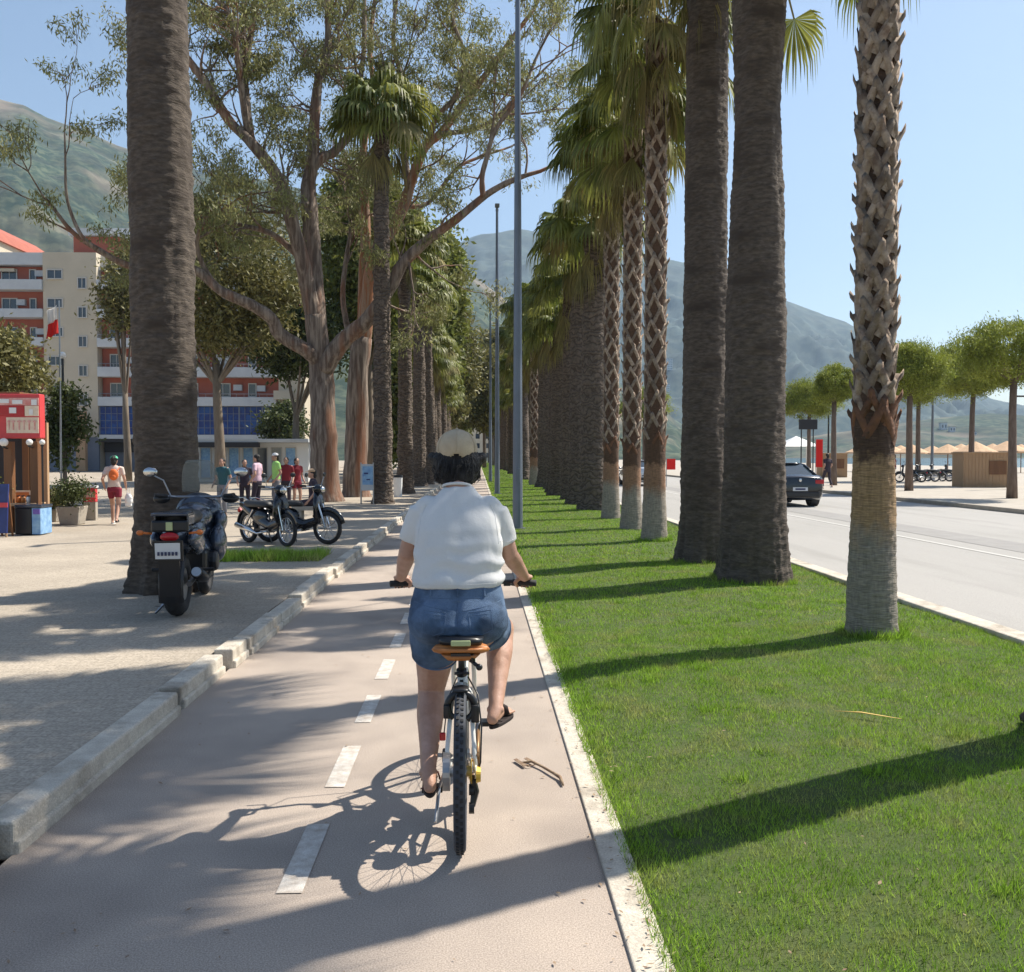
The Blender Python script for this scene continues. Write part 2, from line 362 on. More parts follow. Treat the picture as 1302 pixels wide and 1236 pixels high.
# ------------------------------------------------------------ ground, lane, kerbs, road
def sheet(name,x0,x1,y0,y1,z,m,nx=1,ny=1,th=0.):
    xs=np.linspace(x0,x1,nx+1); ys=np.linspace(y0,y1,ny+1); X,Y=np.meshgrid(xs,ys); V=np.stack([X.ravel(),Y.ravel(),np.full(X.size,z)],1)
    i=np.arange(ny)[:,None]*(nx+1)+np.arange(nx)[None,:]; i=i.ravel(); Fc=np.stack([i,i+1,i+nx+2,i+nx+1],1)
    return struct(npmesh(name,V,Fc,[m]))
sheet('ground',-2900,4300,-300,4150,-.06,'ground')
sheet('bike_lane',-1.96,.52,-12,420,0,'lane')
struct(MB().box((-31.1,204,.035),(58,432,.17)).build('plaza','setts'))
struct(MB().box((.575,204,-.02),(.135,432,.07)).build('path_edging','kerb',bevel=.006))
struct(MB().box((4.86,204,.0),(.24,432,.16)).build('road_kerb','kerb',bevel=.02))
sheet('road',4.9,16.2,-12,420,-.02,'road')
sheet('lane_marking',8.9,9.02,-12,300,-.014,'road_line')
sheet('asphalt_patch',9.6,10.6,-12,120,-.015,'asphalt_patch')
struct(MB().box((46,204,.0),(59.6,432,.2)).build('promenade','pave'))
struct(MB().box((16.08,204,.01),(.24,432,.22)).build('far_kerb','concrete',bevel=.02))
sheet('sea',78,4290,-299,4149,-.03,'sea')
# lawn base slightly uneven
def lawn():
    nx,ny=24,700; xs=np.linspace(.63,4.76,nx+1); ys=np.concatenate([np.linspace(-8,30,400),np.linspace(30.3,420,301)]); X,Y=np.meshgrid(xs,ys)
    Z=.035+.012*np.sin(X*2.1+Y*.7)+.01*np.sin(Y*1.3-X)
    Z=Z*np.clip((X-.6)*6,0.2,1)
    V=np.stack([X.ravel(),Y.ravel(),Z.ravel()],1); i=(np.arange(ny)[:,None]*(nx+1)+np.arange(nx)[None,:]).ravel()
    struct(npmesh('lawn',V,np.stack([i,i+1,i+nx+2,i+nx+1],1),['soil'],smooth=True))
lawn()
def blades(name,regs,mats=('grass',),label=None):
    Vs=[];Fs=[];b=0
    for (x0,x1,y0,y1,dens,h,w,z) in regs:
        n=int((x1-x0)*(y1-y0)*dens); x=rng.uniform(x0,x1,n); y=rng.uniform(y0,y1,n)
        # clumpy
        pn=np.sin(x*5.3+np.sin(y*3.1)*2)*np.sin(y*4.7+np.sin(x*2.3)*2)
        hh=h*rng.uniform(.5,1.25,n)*(1+.3*pn); a=rng.uniform(0,2*np.pi,n); l=rng.uniform(.1,.9,n)*hh; d=rng.uniform(0,2*np.pi,n)
        zz=z+.012*np.sin(x*2.1+y*.7)+.01*np.sin(y*1.3-x)-.004
        dx=np.cos(a)*w/2; dy=np.sin(a)*w/2
        v=np.empty((n,3,3)); v[:,0]=np.stack([x-dx,y-dy,zz],1); v[:,1]=np.stack([x+dx,y+dy,zz],1); v[:,2]=np.stack([x+np.cos(d)*l,y+np.sin(d)*l,zz+hh],1)
        Vs.append(v.reshape(-1,3)); Fs.append(np.arange(n*3).reshape(-1,3)+b); b+=n*3
    o=npmesh(name,np.concatenate(Vs),np.concatenate(Fs),mats); o['kind']='stuff'; 
    if label: o['label']=label; o['category']='grass'
    return o
blades('grass',[(.60,4.72,1.5,5,9000,.036,.0042,.03),(.60,4.74,5,9,6500,.036,.0055,.03),(.60,4.74,9,15,3000,.036,.0085,.03),(.6,4.76,15,30,1100,.038,.014,.03),(.6,4.76,30,70,330,.04,.03,.03),(.6,4.76,70,220,60,.045,.07,.03),(.59,.66,1.5,15,1800,.03,.005,.0)]+[(cx-.06,cx+.06,cy-.05,cy+.05,5200,hh,.006,.03) for cx,cy,hh in [(rng.uniform(.72,4.6),2.2+rng.random()**1.3*14,rng.uniform(.05,.085)) for _ in range(60)]]+[(px+r0*math.cos(a)-.05,px+r0*math.cos(a)+.05,py+r0*math.sin(a)-.05,py+r0*math.sin(a)+.05,5000,rng.uniform(.06,.11),.008,.03) for px,py,r0 in ((3.62,8.5,.27),(3.67,12.4,.52),(3.56,14.7,.48),(3.42,18.1,.3)) for a in np.linspace(0,6.2,30)],label='short green lawn between the bike lane and the road')
blades('pit_grass',[(-4.3,-2.35,14.0,15.2,2400,.14,.012,.11)],label='rough dark grass in a tree pit before the mopeds')
# left kerb stones
def left_kerb():
    mb=MB(); y=1.2; r=random.Random(5)
    ends=[3.95,6.28]
    y=-3.
    L=[(-3,3.93),(4.0,6.2),(6.3,7.35),(7.5,7.95),(8.0,9.3)]
    q=9.36
    while q<170:
        l=r.choice([.5,1.,1.,1.5]); L.append((q,q+l)); q+=l+r.choice([.015,.02,.12,.02,.25 if q<40 else .02])
    for i,(a,b) in enumerate(L):
        dx=r.uniform(-.03,.03); dz=r.uniform(-.01,.022); ry=r.uniform(-.02,.03)
        if i==0: dx=-.05
        if i==1: dx=0.0
        n=max(1,int((b-a)/.25)); 
        mb.box((-2.03+dx,(a+b)/2,.055+dz),(.15,b-a,.17),Euler((0,ry,r.uniform(-.008,.008))))
        mb.box((-2.035+dx,(a+b)/2,.02+dz/2),(.205,b-a-.01,.07),Euler((0,ry,0)))
    o=mb.build('kerb','kerb',bevel=.014); struct(o)
left_kerb()
# dashes of the lane's centre line
def dash():
    y=3.6-1.163*4
    mb=MB(); k=0
    for i in range(80):
        if i==3: continue
        a=y+i*1.163; mb.add([(-.775,a,.004),(-.675,a,.004),(-.675,a+.68,.004),(-.775,a+.68,.004)],[(0,1,2,3)])
    struct(mb.build('lane_dashes','paint'))
dash()

print('SEC',round(time.time()-_T0,1),'palms')
# ------------------------------------------------------------ palms
def graded(name,z1,z2,a,b_,c_):
    m=bpy.data.materials.new(name); m.use_nodes=True; n=m.node_tree.nodes; L=m.node_tree.links; p=n['Principled BSDF']; p.inputs['Roughness'].default_value=.92
    tc=n.new('ShaderNodeTexCoord'); sp=n.new('ShaderNodeSeparateXYZ'); L.new(tc.outputs['Object'],sp.inputs[0])
    def N(sc,st,det=5):
        mp=n.new('ShaderNodeMapping'); mp.inputs['Scale'].default_value=st; L.new(tc.outputs['Object'],mp.inputs[0]); t=n.new('ShaderNodeTexNoise'); t.inputs['Scale'].default_value=sc; t.inputs['Detail'].default_value=det; L.new(mp.outputs[0],t.inputs[0]); return t.outputs[0]
    def ma(op,x,y):
        q=n.new('ShaderNodeMath'); q.operation=op
        for k,v in enumerate((x,y)):
            if isinstance(v,(int,float)): q.inputs[k].default_value=v
            else: L.new(v,q.inputs[k])
        return q.outputs[0]
    def mr(x,lo,hi,o0=0.,o1=1.):
        q=n.new('ShaderNodeMapRange'); q.inputs[1].default_value=lo; q.inputs[2].default_value=hi; q.inputs[3].default_value=o0; q.inputs[4].default_value=o1; L.new(x,q.inputs[0]); return q.outputs[0]
    def mx(f,x,y):
        q=n.new('ShaderNodeMix'); q.data_type='RGBA'; L.new(f,q.inputs[0])
        for k,v in ((6,x),(7,y)):
            if isinstance(v,tuple): q.inputs[k].default_value=(*v,1)
            else: L.new(v,q.inputs[k])
        return q.outputs[2]
    zz=ma('ADD',sp.outputs[2],ma('MULTIPLY',ma('SUBTRACT',N(5,(1.5,1.5,1)),.5),.5))
    col=mx(mr(zz,z1-.12,z1+.15),a,b_); col=mx(mr(zz,z2-.03,z2+.04),col,c_)
    fine=N(9,(1.2,1.2,14)); vert=N(14,(3,3,.6)); sc_=ma('MULTIPLY',mr(fine,.35,.68,.62,1.18),mr(vert,.3,.7,.8,1.15))
    vm=n.new('ShaderNodeVectorMath'); vm.operation='SCALE'; L.new(col,vm.inputs[0]); L.new(sc_,vm.inputs['Scale']); L.new(vm.outputs[0],p.inputs['Base Color'])
    bp=n.new('ShaderNodeBump'); bp.inputs['Strength'].default_value=.8; bp.inputs['Distance'].default_value=.015; L.new(ma('ADD',fine,ma('MULTIPLY',vert,.5)),bp.inputs['Height']); L.new(bp.outputs[0],p.inputs['Normal'])
    return m
MT['palm_stem']=graded('palm_stem',.95,1.62,(.29,.255,.21),(.36,.235,.125),(.085,.05,.032))
MT['palm_stem_mid']=graded('palm_stem_mid',.95,1.5,(.33,.285,.23),(.30,.17,.10),(.11,.06,.035))
def fn(x,y,z,s): return noise.noise(Vector((x,y,z))*s)
def trunk_mesh(name,prof,mats,parent,n=64,dz=.03,seed=0,rough=.03,base_flare=True,lean=(0,0),split=None):
    """prof: list (z, radius)"""
    zs=[p[0] for p in prof]; rs=[p[1] for p in prof]; H=zs[-1]; rows=int(H/dz)+1; Z=np.linspace(0,H,rows)
    # crowd ring height offsets
    Rz=np.interp(Z,zs,rs); V=[]
    for i,z in enumerate(Z):
        for k in range(n):
            a=2*math.pi*k/n; ca,sa=math.cos(a),math.sin(a)
            r=Rz[i]
            d=fn(ca*2.2+seed,sa*2.2,z*1.1,1.)*rough*1.8+fn(ca*9+seed,sa*9,z*12,1.)*rough*.9+fn(ca*2.5+seed,sa*2.5,z*24,1.)*rough*1.4+abs(fn(ca*13+seed,sa*13,z*1.8,1.))*rough*1.2
            if base_flare and z<.9:
                d+=max(0,.9-z)*.10*(fn(ca*3,sa*3,seed,2.)+.1)+ (0.9-z)*.03*math.sin(7*a+seed)*max(0,.6-z)
            r+=d
            V.append((ca*r+lean[0]*z/H, sa*r+lean[1]*z/H, z))
    i=(np.arange(rows-1)[:,None]*n+np.arange(n)[None,:]); j=(np.arange(rows-1)[:,None]*n+(np.arange(n)[None,:]+1)%n)
    Fc=np.stack([i.ravel(),j.ravel(),(j+n).ravel(),(i+n).ravel()],1)
    mi=None
    if split: 
        zf=np.repeat((Z[:-1]+Z[1:])/2,n); mi=np.zeros(len(Fc),int)
        for q,zz in enumerate(split): mi[zf>zz+.06*np.sin(np.tile(np.arange(n),rows-1)*.6)]=q+1
    return npmesh(name,V,Fc,mats,mi,parent,smooth=True)
def crown_mesh(name,seed,nlive,ndead,Lp=1.15,Lb=1.0,parent=None,loc=(0,0,0),nseg=38,low=105,dead=('frond_dry',),hang=()):
    r=random.Random(seed); V=[];Fc=[];mi=[]
    def tri(*p): 
        b=len(V); V.extend(p); Fc.append((b,b+1,b+2)); 
    for i in range(nlive+ndead+len(hang)):
        hg=i-nlive-ndead; deadf=i>=nlive and hg<0
        t=min(1,(i+.5)/nlive) if not deadf else 1
        pol=R(8+ (low-8)*t**.8+r.uniform(-10,10)) if not deadf else R(r.uniform(120,168))
        az=i*2.39996+r.uniform(-.3,.3)
        if hg>=0: az=R(hang[hg]+r.uniform(-8,8)); pol=R(r.uniform(88,104))
        d=Vector((math.sin(pol)*math.cos(az),math.sin(pol)*math.sin(az),math.cos(pol)))
        side=Vector((-math.sin(az),math.cos(az),0))
        lp=Lp*r.uniform(.75,1.15)*(.6 if deadf else 1); p0=Vector((0,0,r.uniform(-.5,.1) if not deadf else r.uniform(-1.0,-.35)))+d*.12
        if hg>=0: p0=Vector((0,0,r.uniform(-1.3,-.5)))+d*.2; lp=Lp*r.uniform(1.15,1.6)
        p1=p0+d*lp+Vector((0,0,-.22*lp*lp*(1.6 if deadf else (1.5 if hg>=0 else 1))))
        m=1 if (deadf or (t>.85 and r.random()<(.3 if hg<0 else .15))) else 0
        # petiole
        w=.022; n0=side*w; 
        V_=[p0-n0,p0+n0,p1+n0*.6,p1-n0*.6]; b=len(V); V.extend(V_); Fc.append((b,b+1,b+2)); Fc.append((b,b+2,b+3)); mi+= [2,2]
        d1=(p1-p0).normalized(); d1=(d1+Vector((0,0,-.35 if hg<0 else -.9))).normalized() if not deadf else (d1+Vector((0,0,-1.2))).normalized()
        nrm=side.cross(d1).normalized()
        tw=r.uniform(-.5,.5); s2=(side*math.cos(tw)+nrm*math.sin(tw)); n2=nrm*math.cos(tw)-side*math.sin(tw)
        lb=Lb*r.uniform(.8,1.15); fanw=(2.0 if not deadf else .75); ns=nseg if not deadf else nseg//2+3
        for k in range(ns):
            th=fanw*(2*(k+.5)/ns-1)+r.uniform(-.03,.03)
            sd_=(d1*math.cos(th)+s2*math.sin(th)); L=lb*(1-.28*abs(th)/2)*r.uniform(.9,1.05)
            cup=n2*(.18*abs(math.sin(th)))
            wd=L*math.sin(fanw/ns)*.62*(1 if not deadf else .8)
            cr=(s2*math.cos(th)-d1*math.sin(th))
            a=p1; fold=n2*wd*.5*(1 if k%2 else -1)
            g=Vector((0,0,-1))
            pm=p1+(sd_+cup)*L*.55+g*L*.07; pq=p1+(sd_+cup)*L*.74+g*L*(.22+.06*r.random()); pt=p1+(sd_+cup)*L*.80+g*L*r.uniform(.5,.85)
            b=len(V); V.extend([a,pm-cr*wd+fold,pm+cr*wd-fold,pq-cr*wd*.55,pq+cr*wd*.5,pt])
            Fc.extend([(b,b+1,b+2),(b+1,b+3,b+4),(b+1,b+4,b+2),(b+3,b+5,b+4)]); mi+=[m]*4
    return npmesh(name,V,Fc,['frond',dead[0],'petiole'],mi,parent,loc)
def boots_mesh(name,z0,z1,rad,parent,seed=0,step=.05,size=.26,redz=0,n_=3,mats=('boot','boot_red'),lean=0):
    """criss-cross of cut leaf bases: each an upturned split base ending in a cut stub"""
    r=random.Random(seed); V=[];Fc=[];mi=[]; z=z0; i=0
    while z<z1:
        a0=i*2.39996+r.uniform(-.12,.12); rr=rad(z); s=size*r.uniform(.85,1.15); red=1 if z<z0+redz else 0
        out=r.uniform(.035,.075)*size/.26; 
        # spine of each leg: from lower side to centre top
        for sg in (-1,1):
            w=.36*s; ang=.78*s/rr*.5
            path=[]
            for t in (0,.35,.7,1.):
                da=sg*ang*(1-t)**1.1*1.15; zz=z+s*(t*.95); ro=rr+.004+out*.6*(t**2.2)+.012*math.sin(math.pi*t)
                path.append((a0+da,zz,ro,w*(1-.35*t)))
            pr=[]
            for (aa,zz,ro,ww) in path:
                c=Vector((math.cos(aa),math.sin(aa),0)); tt=Vector((-math.sin(aa),math.cos(aa),0))
                ax=(tt*.75+Vector((0,0,sg*.5))).normalized()
                q=c*ro+Vector((0,0,zz)); pr.append([q-ax*ww/2-c*.03,q-ax*ww/2*.7+c*.012,q+ax*ww/2*.7+c*.012,q+ax*ww/2-c*.03])
            b=len(V)
            for q in pr: V.extend(q)
            for k in range(3):
                for e in range(3): 
                    o=b+k*4+e; Fc.append((o,o+1,o+5,o+4)); mi.append(red)
            o=b+12; Fc.append((o,o+1,o+2,o+3)); mi.append(red)
        # stub
        c=Vector((math.cos(a0),math.sin(a0),0)); tt=Vector((-math.sin(a0),math.cos(a0),0))
        q0=c*(rr+out*.55)+Vector((0,0,z+s*.78)); q1=c*(rr+out*.6+s*r.uniform(.05,.22))+Vector((0,0,z+s*r.uniform(1.0,1.2)))
        ww=.09*s/.26*.26/.26*1.0; ww=.17*s
        b=len(V); up=Vector((0,0,1))
        for q,w2 in ((q0,ww),(q1,ww*.62)):
            V.extend([q-tt*w2,q-up*.035*s/.26,q+tt*w2,q+up*.03*s/.26])
        for e in range(4): Fc.append((b+e,b+(e+1)%4,b+4+(e+1)%4,b+4+e)); mi.append(red)
        Fc.append((b+4,b+5,b+6,b+7)); mi.append(red)
        z+=step*r.uniform(.8,1.2); i+=1
    # loose fibres
    return npmesh(name,V,Fc,list(mats),mi,parent)
GP='palm trees in the row along the lawn'
def big_palm(x,y,z,prof,label,seed,crown_z,group=GP,lean=(0,0),nl=38,nd=16,n=72,low=106,Lb=.85,Lp=.95,hang=()):
    t=thing('palm_tree',label,'palm tree',(x,y,z),group=group)
    trunk_mesh('trunk',prof,['trunk_grey'],t,n=n,dz=.03,seed=seed,rough=.012,lean=lean)
    c=crown_mesh('crown',seed,nl,nd,parent=t,loc=(lean[0],lean[1],crown_z),low=low,Lb=Lb,Lp=Lp,hang=hang)
    return t
big_palm(-3.60,11.1,.12,[(0,.42),(.2,.385),(.5,.355),(2,.345),(4,.35),(6,.335),(7.5,.31),(10,.27),(12.6,.22),(12.8,.05)],'massive dark palm trunk on the plaza beside the black touring motorcycle',1,12.6,group='palm trees in the row along the plaza',lean=(-.10,0))
big_palm(3.67,12.4,.03,[(0,.49),(.2,.45),(.6,.43),(1.2,.41),(2.2,.385),(3.5,.385),(4.3,.355),(5.0,.33),(6.2,.285),(7.2,.335),(9.8,.31),(10.,.05)],'widest bare palm trunk, second of the lawn row, its neck pinched high up',2,10.1,lean=(.02,0),nd=6,hang=(-60,-38,-15,5,30,55))
big_palm(3.56,14.7,.03,[(0,.46),(.25,.41),(.7,.37),(1.8,.345),(3.2,.335),(4.5,.33),(7,.32),(10.2,.30),(10.4,.05)],'wide bare palm trunk standing close behind the widest one on the lawn',3,10.5,nd=8,hang=(150,185,215))
# thin palm with boots
def boot_palm(x,y,z,label,seed,H=9.,rb=.225,rt=.142,zb=1.95,crown=True,size=.275,step=.031,group=GP):
    t=thing('palm_tree',label,'palm tree',(x,y,z),group=group)
    trunk_mesh('trunk',[(0,rb*1.05),(.15,rb*1.0),(.6,rb*.92),(1.2,rb*.83),(zb-.05,rb*.77),(zb+.3,rt*.95),(H,rt*.85),(H+.1,.05)],['palm_stem'],t,n=56,dz=.02,seed=seed,rough=.006,base_flare=False)
    boots_mesh('leaf_bases',zb-.2,H-.2,lambda q:np.interp(q,[zb-.2,zb+.4,H],[rb*.72,rt*1.02,rt*.9]),t,seed,step,size,redz=.25)
    if crown: crown_mesh('crown',seed+50,46,10,Lp=.95,Lb=.85,parent=t,loc=(0,0,H+.3))
    return t
near_thin=boot_palm(3.62,8.5,.03,'slender palm with criss-cross leaf stubs above a pale ringed base, nearest on the lawn',11)
# palm just beyond the right edge (its shadow crosses the lawn)
big_palm(3.72,5.5,.03,[(0,.38),(.2,.30),(.5,.24),(1.5,.20),(5,.19),(8.9,.18),(9.1,.05)],'palm at the right edge of view whose long shadow crosses the lawn',4,9.2,nl=60)
boot_palm(3.6,1.9,.03,'palm on the lawn beside the viewer, outside the picture',12,H=9.2)
big_palm(3.5,-1.5,.03,[(0,.47),(.6,.4),(8.8,.3),(9.,.05)],'palm on the lawn behind the viewer, outside the picture',5,9.1,n=32)
# shared palms for the rows
pa=thing('palm_tree','nearest of the three slender stub-covered palms beyond the wide trunks','palm tree',(3.42,18.1,.03),group=GP)
def mid_boot(t,seed,H):
    trunk_mesh('trunk',[(0,.27),(.2,.25),(.9,.21),(1.5,.2),(H,.17),(H+.1,.05)],['palm_stem_mid'],t,n=32,dz=.04,seed=seed,rough=.006,base_flare=False)
    boots_mesh('leaf_bases',1.75,H-.1,lambda q:.18,t,seed,.055,.27,redz=.2)
    crown_mesh('crown',seed+80,38,10,Lp=1.0,Lb=1.0,parent=t,loc=(0,0,H+.2),low=106,nseg=32)
mid_boot(pa,21,9.9)
pb=dup(pa,loc=(3.5,21.3,.03),rz=2.1,sc=(1,1,.93),label='second of the three slender stub-covered palms beyond the wide trunks, the middle one')
pc=dup(pa,loc=(3.55,25.0,.03),rz=4.,sc=(1,1,.98),label='third of the three slender stub-covered palms beyond the wide trunks, farthest of them')
def far_palm(seed,H,skirt,rb,label,loc,group=GP,Lb=1.15,low=115):
    t=thing('palm_tree',label,'palm tree',loc,group=group)
    trunk_mesh('trunk',[(0,rb*1.25),(.3,rb*1.08),(.9,rb),(H*.6,rb*.85),(H,rb*.7),(H+.1,.05)],['trunk_far'],t,n=24,dz=.1,seed=seed,rough=.03)
    crown_mesh('crown',seed,40,skirt//3,Lp=1.0,Lb=Lb*.82,parent=t,loc=(0,0,H+.35),nseg=22,low=104); return t
f1=far_palm(31,8.6,34,.42,'dark wide palm trunk right behind the three slender stub-covered palms',(3.55,28.6,.03))
f2=far_palm(32,9.0,40,.36,'dark palm with a shaggy dry skirt, second behind the three slender palms',(3.5,32.3,.03))
f3=far_palm(33,8.2,30,.30,'narrower dark palm, third behind the three slender palms',(3.5,35.9,.03))
protos=[f1,f2,f3]
y=39.3; r_=random.Random(3); k=0
while y<250:
    s=r_.uniform(.9,1.08)
    dup(protos[k%3] if r_.random()>.22 else pa,loc=(3.5+r_.uniform(-.3,.3),y,.03),rz=r_.uniform(0,6.28),sc=(s,s*r_.uniform(.85,1.2),s*r_.uniform(.85,1.15)),
        tilt=(r_.uniform(-.02,.02),r_.uniform(-.02,.02)),label='palm in the far part of the lawn row, its dark trunk merging with its neighbours', group='distant palms merging along the lawn row')
    y+=3.55*r_.uniform(.92,1.1); k+=1
GL='palm trees in the row along the plaza'
lp=far_palm(41,12.6,20,.30,'tall slim palm left of the cyclist, full green crown against the eucalyptus',(-3.12,31.2,.12),group=GL,Lb=1.3)
dup(lp,loc=(-3.0,39.5,.12),rz=1.2,sc=(1.05,1.05,.83),label='palm with a darker stouter trunk next behind the tall slim one left of the cyclist')
dup(lp,loc=(-3.0,49.,.12),rz=2.2,sc=(1.1,1.1,.80),label='third palm of the plaza row left of the cyclist head')
dup(lp,loc=(-2.75,52.5,.12),rz=3.2,sc=(1.,1.,.84),label='fourth palm of the plaza row, close beside the third')
y=58; k=0
while y<250:
    s=r_.uniform(.95,1.15)
    dup(protos[k%3],loc=(-3.1+r_.uniform(-.25,.25),y,.12),rz=r_.uniform(0,6.28),sc=(s,s,s*r_.uniform(.82,.95)),label='palm in the far part of the plaza row, its trunk merging with its neighbours',group='distant palms merging along the plaza row')
    y+=3.7*r_.uniform(.9,1.1); k+=1

print('SEC',round(time.time()-_T0,1),'broad-leaved trees')
# ------------------------------------------------------------ broad-leaved trees
def leafcloud(name,C,L,Wd,mat_,parent=None,loc=(0,0,0),droop=.5,seed=1):
    g=np.random.default_rng(seed); C=np.asarray(C,float); n=len(C)
    a=g.normal(size=(n,3)); a[:,2]-=droop*1.6; a/=np.linalg.norm(a,axis=1)[:,None]
    w=np.cross(a,g.normal(size=(n,3))); w/=np.linalg.norm(w,axis=1)[:,None]
    l=(L*g.uniform(.6,1.25,n))[:,None]; ww=(Wd*g.uniform(.7,1.2,n))[:,None]
    V=np.empty((n,4,3)); V[:,0]=C; V[:,1]=C+a*l*.5+w*ww*.5; V[:,2]=C+a*l; V[:,3]=C+a*l*.5-w*ww*.5
    return npmesh(name,V.reshape(-1,3),np.arange(n*4).reshape(-1,4),[mat_],None,parent,loc)
def grow(r,p,d,L,rad,depth,tubes,tips,up=.25,gn=.35):
    n=5; pts=[p.copy()]; q=p.copy(); dd=d.copy()
    for i in range(n):
        dd=(dd+Vector((r.gauss(0,gn*.5),r.gauss(0,gn*.5),r.gauss(0,gn*.4)+up*.12))).normalized(); q=q+dd*(L/n); pts.append(q.copy())
    rr=[rad*(1-.75*i/n)+.004 for i in range(n+1)]
    tubes.append((pts,rr))
    if depth<=0:
        for i in (2,3,4,5): tips.append(pts[i])
        return
    for k in range(r.choice([2,3,3])):
        i=r.choice([2,3,4,5]); b=(pts[i]-pts[i-1]).normalized(); nd=(b+Vector((r.gauss(0,.6),r.gauss(0,.6),r.gauss(.1,.45)))).normalized()
        grow(r,pts[i],nd,L*r.uniform(.5,.8),rr[i]*.75,depth-1,tubes,tips,up,gn)
def traced_tree(name,label,base,Y0,limbs,seed,leafm,bark,per=26,spread=.42,leafL=.17,leafW=.035,tw=1.,cat='eucalyptus tree',group=None,depth=1,lo=.35,thin=1.0,barks=None):
    """limbs: list of (pts[(u,v)], r0, r1, dy0, dy1)"""
    r=random.Random(seed); t=thing(name,label,cat,base,group=group); org=Vector(base)
    tr=MB(base); tubes=[]; tips=[]; brs=[]
    for li,(pts,r0,r1,dy0,dy1,leafy) in enumerate(limbs):
        n=len(pts); W_=[]
        for i,(u,v) in enumerate(pts):
            f=i/(n-1); W_.append(P(u,v,Y0+dy0+(dy1-dy0)*f+ (r.uniform(-.12,.12) if 0<i<n-1 else 0)))
        # subdivide
        Q=[];RR=[]
        for i in range(n-1):
            p0=W_[max(i-1,0)];p1=W_[i];p2=W_[i+1];p3=W_[min(i+2,n-1)]
            for s in range(4):
                x=s/4; Q.append(.5*((2*p1)+(p2-p0)*x+(2*p0-5*p1+4*p2-p3)*x*x+(3*p1-p0-3*p2+p3)*x**3)); RR.append(r0+(r1-r0)*((i+x)/(n-1)))
        Q.append(W_[-1]); RR.append(r1)
        RR=[a*(1+.07*r.uniform(-1,1)) for a in RR]
        brs.append((Q,RR,li))
        if leafy>0:
            m=len(Q); k=0
            for i in range(int(m*lo),m):
                if r.random()<leafy:
                    b=(Q[min(i+1,m-1)]-Q[i-1]).normalized(); nd=(b*.6+Vector((r.gauss(0,.7),r.gauss(0,.7),r.gauss(.15,.5)))).normalized()
                    grow(r,Q[i],nd,r.uniform(1.2,2.6)*tw,min(RR[i]*.5,.05),depth,tubes,tips)
            grow(r,Q[-1],(Q[-1]-Q[-2]).normalized(),2.*tw,RR[-1],depth,tubes,tips)
    # limbs: first is the trunk
    for (Q,RR,li) in brs:
        if li==0: tr.tube(Q,[a*(1+.35*math.exp(-i*.8)) for i,a in enumerate(RR)],20)
    trk=tr.build('trunk',bark,t,smooth=True)
    for (Q,RR,li) in brs:
        if li>0:
            mb=MB(base); mb.tube(Q,RR,14); mb.build('limb',(barks or {}).get(li,bark),t,smooth=True)
    tm=MB(base)
    for pts,rr in tubes: tm.tube(pts,rr,4,False)
    tm.build('twigs',bark,t,smooth=True)
    T=np.array([tuple(q-org) for q in tips]); g=np.random.default_rng(seed)
    T=T[g.random(len(T))<thin]
    C=np.repeat(T,per,0)+g.normal(size=(len(T)*per,3))*spread*np.array([1,1,.8])
    leafcloud('foliage',C,leafL,leafW,leafm,t,droop=.9,seed=seed)
    return t
EB=P(417,641,32.8); EB.z=.12
ea=traced_tree('eucalyptus_tree','great brown eucalyptus forking wide behind the mopeds, bark split into reddish strips',tuple(EB),32.8,[
 ([(416,643),(413,600),(411,540),(409,480),(405,440),(400,400)],.52,.36,0,0,0),
 ([(401,410),(392,370),(384,330),(373,289),(359,238),(335,200),(315,177),(291,153),(264,109),(234,68),(205,20)],.30,.09,0,-1.5,.5),
 ([(318,180),(313,136),(311,100),(315,68),(322,20),(330,-30)],.17,.07,-.8,-.2,.6),
 ([(325,190),(315,163),(308,119),(302,68),(291,17),(262,-10)],.15,.06,-.7,-2,.6),
 ([(403,410),(398,350),(395,289),(392,238),(397,204),(400,153),(405,102),(417,58),(415,-20)],.36,.09,.1,1.5,.45),
 ([(397,215),(410,200),(424,194),(445,170),(455,140),(458,102),(463,58),(463,-20)],.18,.07,.7,2.4,.6),
 ([(404,460),(390,446),(356,425),(345,405),(318,387),(281,370),(247,343),(200,343),(161,337),(124,317),(92,295),(66,262),(54,248)],.26,.03,0,-3.5,.09),
 ([(124,317),(104,300),(90,270),(84,243),(83,200),(82,165)],.07,.02,-3,-3.4,.25),
 ([(281,370),(262,345),(250,310),(262,280),(290,262)],.10,.04,-1,-2,.5),
 ([(412,470),(425,448),(440,430),(462,412),(478,392),(499,360),(512,335),(543,306),(580,279),(618,248),(648,231),(672,222)],.33,.07,0,-2.,.16),
 ([(614,250),(613,225),(618,204),(630,165),(659,126),(675,90)],.10,.05,-1.7,-2.3,.5),
 ([(384,330),(350,300),(322,290),(290,285),(258,300)],.12,.04,-.1,-1.,.8),
 ([(392,260),(370,262),(340,270),(300,250),(270,262)],.09,.03,.2,1.5,.8),
 ],101,'euc_leaf','euc_bark',per=26,thin=.85,spread=.17,leafL=.19,leafW=.045,depth=2)
EB2=P(455,636,36.5); EB2.z=.12
